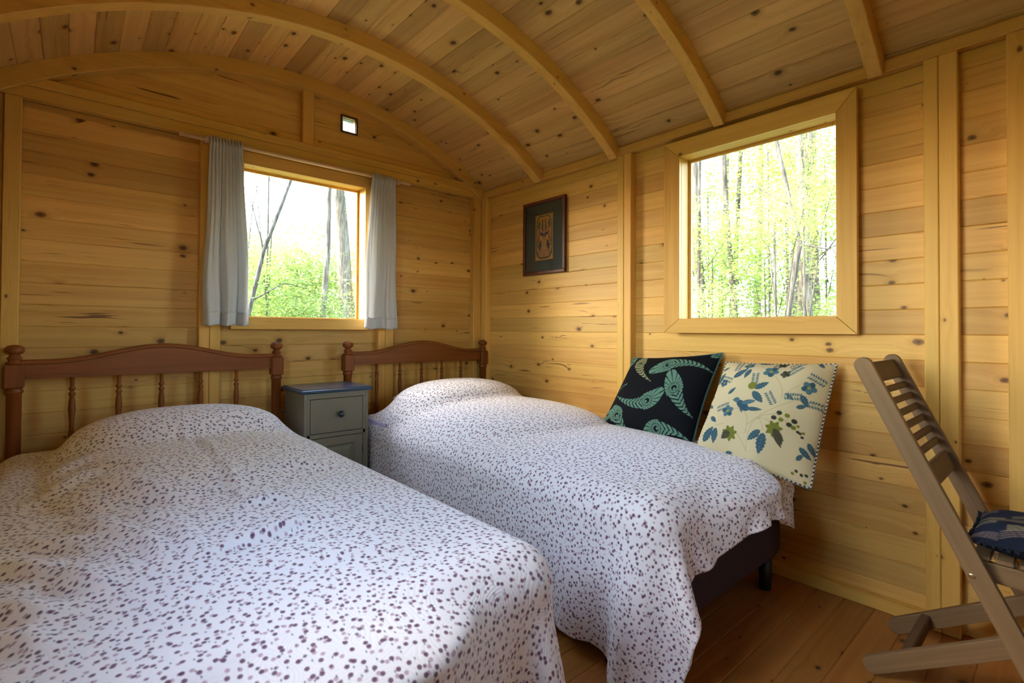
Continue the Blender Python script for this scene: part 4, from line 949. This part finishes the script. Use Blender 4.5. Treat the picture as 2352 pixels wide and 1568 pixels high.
# back rails and slats
dirb = Vector((0, ysl(1)-ysl(0), 1)).normalized(); nb_ = Vector((0, dirb.z, -dirb.y))
def cross(name, t_, hgt, off=0.0, th=.012, mat='teak_dark', x0=None, x1=None):
    c = Vector(((xn+xf)/2, ysl(t_), t_))-C0+nb_*off; X = Vector((1, 0, 0)); mm = Matrix((X, dirb, X.cross(dirb))).transposed().to_4x4(); mm.translation = c
    h = (xf-xn-th_)/2
    MB().box((-h, -hgt/2, -th/2), (h, hgt/2, th/2), .003).build(name, M[mat], ch, mm)
cross('top_rail', .952, .066, th=.018); cross('lower_rail', .652, .062, th=.018)
for k in range(6): cross('back_slat', .897-.0355*k-.0002*k*k, .0215)
cross('stretcher', .205, .035, th=.016)
# rear stretcher between the rear legs, near the floor
MB().box((xn+.040-2.055, .352-.15-.013, .075), (xf-.040-2.055, .352-.15+.013, .120), .004).build('rear_stretcher', M['teak_dark'], ch)
for x in (xn+.056, xf-.056): stick('seat_rail', (x, .215, .418), (x, -.235, .411), .052, .022, 'teak')
for k in range(9):
    y = .185-.047*k; MB().box((xn+.045-2.055, y-.019-.15, .4445), (xf-.045-2.055, y+.019-.15, .4565), .003).build('seat_slat', M['teak'], ch)
for x, s_ in ((xn, -1), (xf, 1)):
    b = MB(); b.M = Matrix.Translation(Vector((x+s_*(th_/2), .178+.02, .415))-C0) @ Matrix.Rotation(s_*PI/2, 4, 'Y'); b.lathe([(.0075, -.001), (.0075, .0015), (.005, .003), (.0015, .0034)], n=16); b.build('rivet', M['metal'], ch)
# seat cushion
NS = 120; W_ = H_ = .36; cv = Canvas(NS, NS, W_, H_, (.012, .018, .040)); rg = np.random.RandomState(2)
for k in range(60):
    x, y = rg.rand()*W_, rg.rand()*H_; an = rg.rand()*.7-.2; c = [(.30, .27, .17), (.22, .22, .15), (.16, .13, .13), (.08, .09, .075)][rg.randint(4)]
    for j in range(4): cv.line([(x-.03, y+j*.008), (x, y+.016+j*.006), (x+.035*math.cos(an), y+.03*math.sin(an)+j*.007)], .0042, c, .85)
cS = [(1.893, .212, .500), (1.893, -.185, .500), (2.215, .212, .500), (2.215, -.185, .500)]
sc_ = empty('seat_cushion', tuple(np.mean(cS, 0))); tag(sc_, 'navy and beige patterned tie-on pad lying on the folding chair', 'cushion'); Mi = Matrix.Translation(-Vector(np.mean(cS, 0)))
Pf_, Pb_, uv, nn = puff(cS, .058, NS, NS, pinch=.02, seed=6, crease=.004)
if nn[2] < 0: Pf_, Pb_ = Pb_, Pf_
link('top_panel', grid_mesh('top_panel', Pf_, M['print'], uv, cv.c), sc_, Mi); link('under_panel', grid_mesh('under_panel', Pb_[::-1], M['print'], uv, np.zeros_like(cv.c)+(.012, .018, .040)), sc_, Mi)
ring = np.array(rim(Pf_)); seg = np.r_[0, np.cumsum(np.linalg.norm(np.diff(ring, axis=0), axis=1))]; tt = np.arange(0, seg[-1], .006)
rp = np.stack([np.interp(tt, seg, ring[:, k]) for k in range(3)], -1); k_ = np.arange(len(tt)); cen = rp.mean(0); od = rp-cen; od[:, 2] = 0; od /= np.linalg.norm(od, axis=1)[:, None]
fr = np.stack([np.stack([rp-od*.004]*1)[0], rp+od*(.008+.003*np.sin(k_*1.9))[:, None]+np.array([0, 0, 1])*(.008*np.sin(k_*2.4))[:, None]], 0)
fo = link('frill', grid_mesh('frill', fr, M['print'], np.zeros((2, len(tt), 2)), np.zeros((2, len(tt), 3))+(.02, .028, .04)), sc_, Mi); s = fo.modifiers.new('cloth', 'SOLIDIFY'); s.thickness = .002
# ---------------------------------------------------------------- the wood outside
gx, gy = np.meshgrid(np.linspace(-40, 50, 61), np.linspace(-40, 50, 61), indexing='ij')
gz = -.75+.12*np.sin(gx*.7)*np.cos(gy*.6)+.05*np.sin(gx*2.3+gy*1.7)
tag(link('ground', grid_mesh('ground', np.stack([gx, gy, gz], -1), M['ground'], None)), 'leafy woodland ground around the hut', kind='structure')
def leaves(seed, n_spray, rx, rz, per=14, lsize=.065, flat=.25):
    """cloud of leaf sprays; four-sided folded leaves"""
    r = np.random.RandomState(seed); c = r.randn(n_spray, 3); c /= np.linalg.norm(c, axis=1)[:, None]; c *= (r.rand(n_spray, 1)**.45); c *= (rx, rx, rz)
    spd = r.randn(n_spray, per, 3)*(.20, .20, .07); P = (c[:, None]+spd).reshape(-1, 3); n = len(P)
    a = r.rand(n)*2*PI; d = np.stack([np.cos(a), np.sin(a), -.25+.5*(r.rand(n)-.5)], -1); d /= np.linalg.norm(d, axis=1)[:, None]
    up = r.randn(n, 3)*flat*2+(0, 0, 1); s = np.cross(d, up); s /= np.linalg.norm(s, axis=1)[:, None]; L = (lsize*(.6+.8*r.rand(n)))[:, None]
    nn_ = np.cross(s, d)
    v = np.stack([P, P+d*L*.45+s*L*.33+nn_*L*.06, P+d*L, P+d*L*.45-s*L*.33+nn_*L*.06], 1).reshape(-1, 3)
    i = np.arange(n)*4; f = np.concatenate([np.stack([i, i+1, i+2], -1), np.stack([i, i+2, i+3], -1)])
    me = bpy.data.meshes.new('foliage'); me.vertices.add(len(v)); me.vertices.foreach_set('co', v.astype(np.float32).ravel())
    me.loops.add(f.size); me.loops.foreach_set('vertex_index', f.astype(np.int32).ravel()); me.polygons.add(len(f)); me.polygons.foreach_set('loop_start', np.arange(0, f.size, 3, dtype=np.int32)); me.update(calc_edges=True)
    return me, c
FOL = [(leaves(11, 240, 1.6, 1.2, lsize=.080), 'leaf_lime'), (leaves(12, 330, 1.6, 1.3, lsize=.075), 'leaf'), (leaves(13, 170, 1.4, 1.0, lsize=.090), 'leaf_lime'), (leaves(14, 330, 2.2, 1.8, lsize=.11), 'leaf')]
FM = [(a[0][0], a[0][1]) for a in FOL]
for (a, mn) in FOL: a[0].materials.append(M[mn])
_tm = {}
def tree(x, y, pts, r0, r1, mat, crowns, label, group=None, cat='tree', branches=()):
    """trunk through local points; crowns = (variant, dx, dy, z, scale)"""
    t = empty('tree', (x, y, -.75)); tag(t, label, cat, group)
    rg_ = random.Random(int(x*131+y*57)); P = [Vector(p) for p in pts]
    out = []
    for i in range(len(P)-1):
        for k in range(5):
            q = k/5; c = P[i].lerp(P[i+1], q); out.append(c+Vector((rg_.uniform(-1, 1), rg_.uniform(-1, 1), 0))*r0*.09)
    out.append(P[-1]); n = len(out)
    MB().tube(out, [r0+(r1-r0)*i/(n-1) for i in range(n)], 12).build('trunk', M[mat], t)
    for b in branches:
        bp = [Vector(p) for p in b[0]]; o2 = []
        for i in range(len(bp)-1):
            for k in range(3): o2.append(bp[i].lerp(bp[i+1], k/3)+Vector((rg_.uniform(-1, 1), rg_.uniform(-1, 1), rg_.uniform(-1, 1)))*b[1]*.8)
        o2.append(bp[-1]); m_ = len(o2); MB().tube(o2, [b[1]*(1-.75*i/(m_-1)) for i in range(m_)], 7).build('branch', M['bark_dark'], t)
    for v, dx, dy, z, s in crowns:
        o = link('foliage', FM[v][0], t, Matrix.Translation((dx, dy, z)) @ Matrix.Rotation(rg_.uniform(0, 6.3), 4, 'Z') @ Matrix.Scale(s, 4)); tag(o, kind='stuff')
    return t
Z = .75
# seen through the end window
tree(3.95, 9.0, [(0, 0, 0), (-.08, 0, 2.1), (-.30, 0, 4.4), (-.42, 0, 9)], .155, .09, 'bark', [(3, .2, .5, 8.2, 1.3), (2, .1, .3, 3.2, .35), (2, .3, -.2, 4.2, .4)], 'thick ridged tree trunk at the right of the end window')
tree(3.22, 8.6, [(0, 0, 0), (.03, 0, 2.2), (.10, 0, 3.2), (.12, 0, 4.6), (.1, 0, 8)], .06, .03, 'bark', [(1, .1, 0, 8.0, 1.0)], 'thin knobbly tree trunk just left of the thick one in the end window')
tree(1.75, 7.4, [(0, 0, 0), (.03, 0, 2.0), (.22, 0, 2.9), (.52, 0, 3.8), (.95, .1, 5.0)], .035, .018, 'bark_dark', [(0, -.3, .6, 5.6, .8)], 'slender leaning sapling at the left of the end window', branches=[(((.22, 0, 2.9), (.1, .1, 3.5), (-.1, .2, 4.1)), .012), (((.05, 0, 2.2), (.55, .2, 2.5), (.9, .3, 2.45)), .012)])
for i, (x, y, v, z, s) in enumerate([(2.2, 9.5, 0, 1.9, .85), (3.1, 11.5, 1, 2.1, .95), (4.3, 11.0, 0, 2.2, .9), (3.6, 13.5, 2, 3.2, 1.0), (5.2, 13.0, 1, 3.3, 1.1), (2.7, 7.2, 2, 1.45, .5), (1.9, 12.5, 1, 2.9, 1.0), (4.4, 8.4, 2, 2.5, .55), (2.75, 10.0, 1, 2.4, .9), (3.5, 9.9, 0, 2.2, .8), (2.0, 8.3, 1, 2.2, .6), (5.6, 15.5, 3, 3.2, 1.1), (3.6, 16.0, 3, 2.9, 1.0), (2.0, 8.8, 2, 4.9, .5), (2.6, 10.6, 0, 3.3, .55), (3.3, 10.2, 2, 3.0, .6), (4.0, 10.5, 1, 3.2, .6), (2.1, 8.9, 0, 2.9, .45), (4.1, 8.0, 2, 3.3, .35), (3.0, 8.0, 1, 1.9, .5), (2.35, 8.7, 2, 4.55, .30)]):
    tree(x, y, [(0, 0, 0), (.05, .05, z)], .025, .010, 'bark_dark', [(v, 0, 0, z, s)], ('mid green bush seen low through the end window' if v == 1 or v == 3 else 'pale lime bush seen low through the end window'), 'bushes outside the end window', 'bush', branches=[(((.02, 0, z*.4), (.4*s, .1, z*.8), (.8*s, .2, z*.95)), .012), (((.02, 0, z*.5), (-.4*s, .1, z*.9), (-.7*s, .2, z*1.2)), .010)])
# seen through the side window
S = [(8.5, 4.45, .10, 'bark'), (9.5, 4.45, .055, 'bark_dark'), (8.0, 3.60, .050, 'bark_dark'), (10.5, 3.70, .11, 'bark'), (9.0, 3.05, .075, 'bark'), (11.5, 3.55, .09, 'bark'), (8.2, 2.62, .075, 'bark'), (12.5, 5.2, .10, 'bark'), (13.5, 6.6, .12, 'bark'), (11.0, 2.9, .08, 'bark_dark'), (14.5, 4.6, .12, 'bark'), (7.0, 3.75, .028, 'bark_dark')]
for i, (x, y, r, mt_) in enumerate(S):
    k = random.Random(i); a = k.uniform(-.25, .25)
    tree(x, y, [(0, 0, 0), (a*.1, a*.2, 1.9), (a*.1, a*.8, 3.5), (a*.1, a*1.3, 5.5), (0, a*1.5, 8)], r, r*.6, mt_, [(1, .3, 0, 8.2, .9)] if i < 11 else [(2, 0, 0, 3.4, .5)],
         'bare lower trunk among the woodland trees outside the side window', 'woodland trunks outside the side window', branches=[(((0, 0, 2.6), (.1, .5*(1 if a > 0 else -1), 3.3), (.1, 1.0*(1 if a > 0 else -1), 3.6)), r*.25)])
tree(6.6, 2.25, [(0, 0, 0), (0, .12, 2.0), (0, -.02, 2.9), (0, .12, 3.6), (0, .32, 4.6)], .040, .022, 'bark_dark', [], 'dark crooked sapling curving up through the middle of the side window', branches=[(((0, .0, 2.9), (.1, -.35, 2.8), (.1, -.6, 2.3)), .012), (((0, .1, 3.4), (0, .5, 3.7), (0, .8, 3.75)), .010)])
for i, (x, y, v, z, s) in enumerate([(7.6, 3.0, 0, 2.9, .55), (8.6, 4.3, 2, 3.2, .65), (9.6, 3.4, 0, 3.9, .8), (10.2, 4.9, 1, 3.0, .9), (8.0, 3.9, 1, 1.7, .5), (8.8, 2.7, 2, 1.9, .6), (11.5, 4.2, 0, 2.1, 1.0), (12.5, 6.0, 1, 3.4, 1.1), (12.0, 3.1, 2, 4.3, 1.0), (10.6, 3.1, 0, 5.0, .8), (13.8, 5.2, 0, 5.4, 1.3), (7.2, 2.35, 2, 3.6, .40), (13.0, 4.0, 1, 2.3, 1.1), (6.0, 2.6, 2, 1.7, .30), (5.6, 2.1, 0, 3.0, .30), (6.4, 3.2, 2, 2.2, .34), (9.0, 3.5, 2, 5.0, .6), (8.4, 3.0, 0, 4.3, .45), (9.6, 4.9, 2, 4.7, .6)]):
    tree(x, y, [(0, 0, 0), (.03, .05, z)], .022, .010, 'bark_dark', [(v, 0, 0, z, s)], ('mid green leafy sapling outside the side window' if v == 1 else 'pale lime leafy sapling outside the side window'), 'leafy saplings outside the side window', 'bush', branches=[(((.02, 0, z*.55), (.1, .4*s, z*.9), (.1, .9*s, z)), .009), (((.02, 0, z*.5), (.1, -.4*s, z*.9), (.1, -.9*s, z*1.1)), .009)])
for i, (x, y, z) in enumerate([(-5.7, 8.1, 8.35), (-7.05, 5.95, 8.3)]):  # unseen trees added along the sun's path, crowns block it at two windows
    tree(x, y, [(.3, .2, 0), (.1, .1, 4), (0, .1, z)], .10, .04, 'bark', [(3, 0, 0, z, .60), (1, .1, -.1, z-.2, .7), (3, .1, 0, z+.1, .38), (3, -.2, .2, z-.1, .42), (1, .1, .3, z, .5), (3, .2, -.2, z, .42)][:(3, 6)[i]], ('unseen slim tree added to shade the end window from the sun', 'unseen slim tree added to shade the left window from the sun')[i], 'trees around the hut')
# more of the same wood on the sides the photograph does not show
for i, (x, y) in enumerate([(-11, 8), (-12, 2), (-10, -3), (7, 10), (-8, -8), (2, -10), (8, -7), (11, -3)]):
    tree(x, y, [(0, 0, 0), (.1, .1, 3), (0, .2, 7.5)], .13, .07, 'bark', [(3, 0, 0, 7.2, 1.2), (1, .6, .4, 5.4, 1.0)], 'woodland tree beyond the walls of the hut', 'trees around the hut')
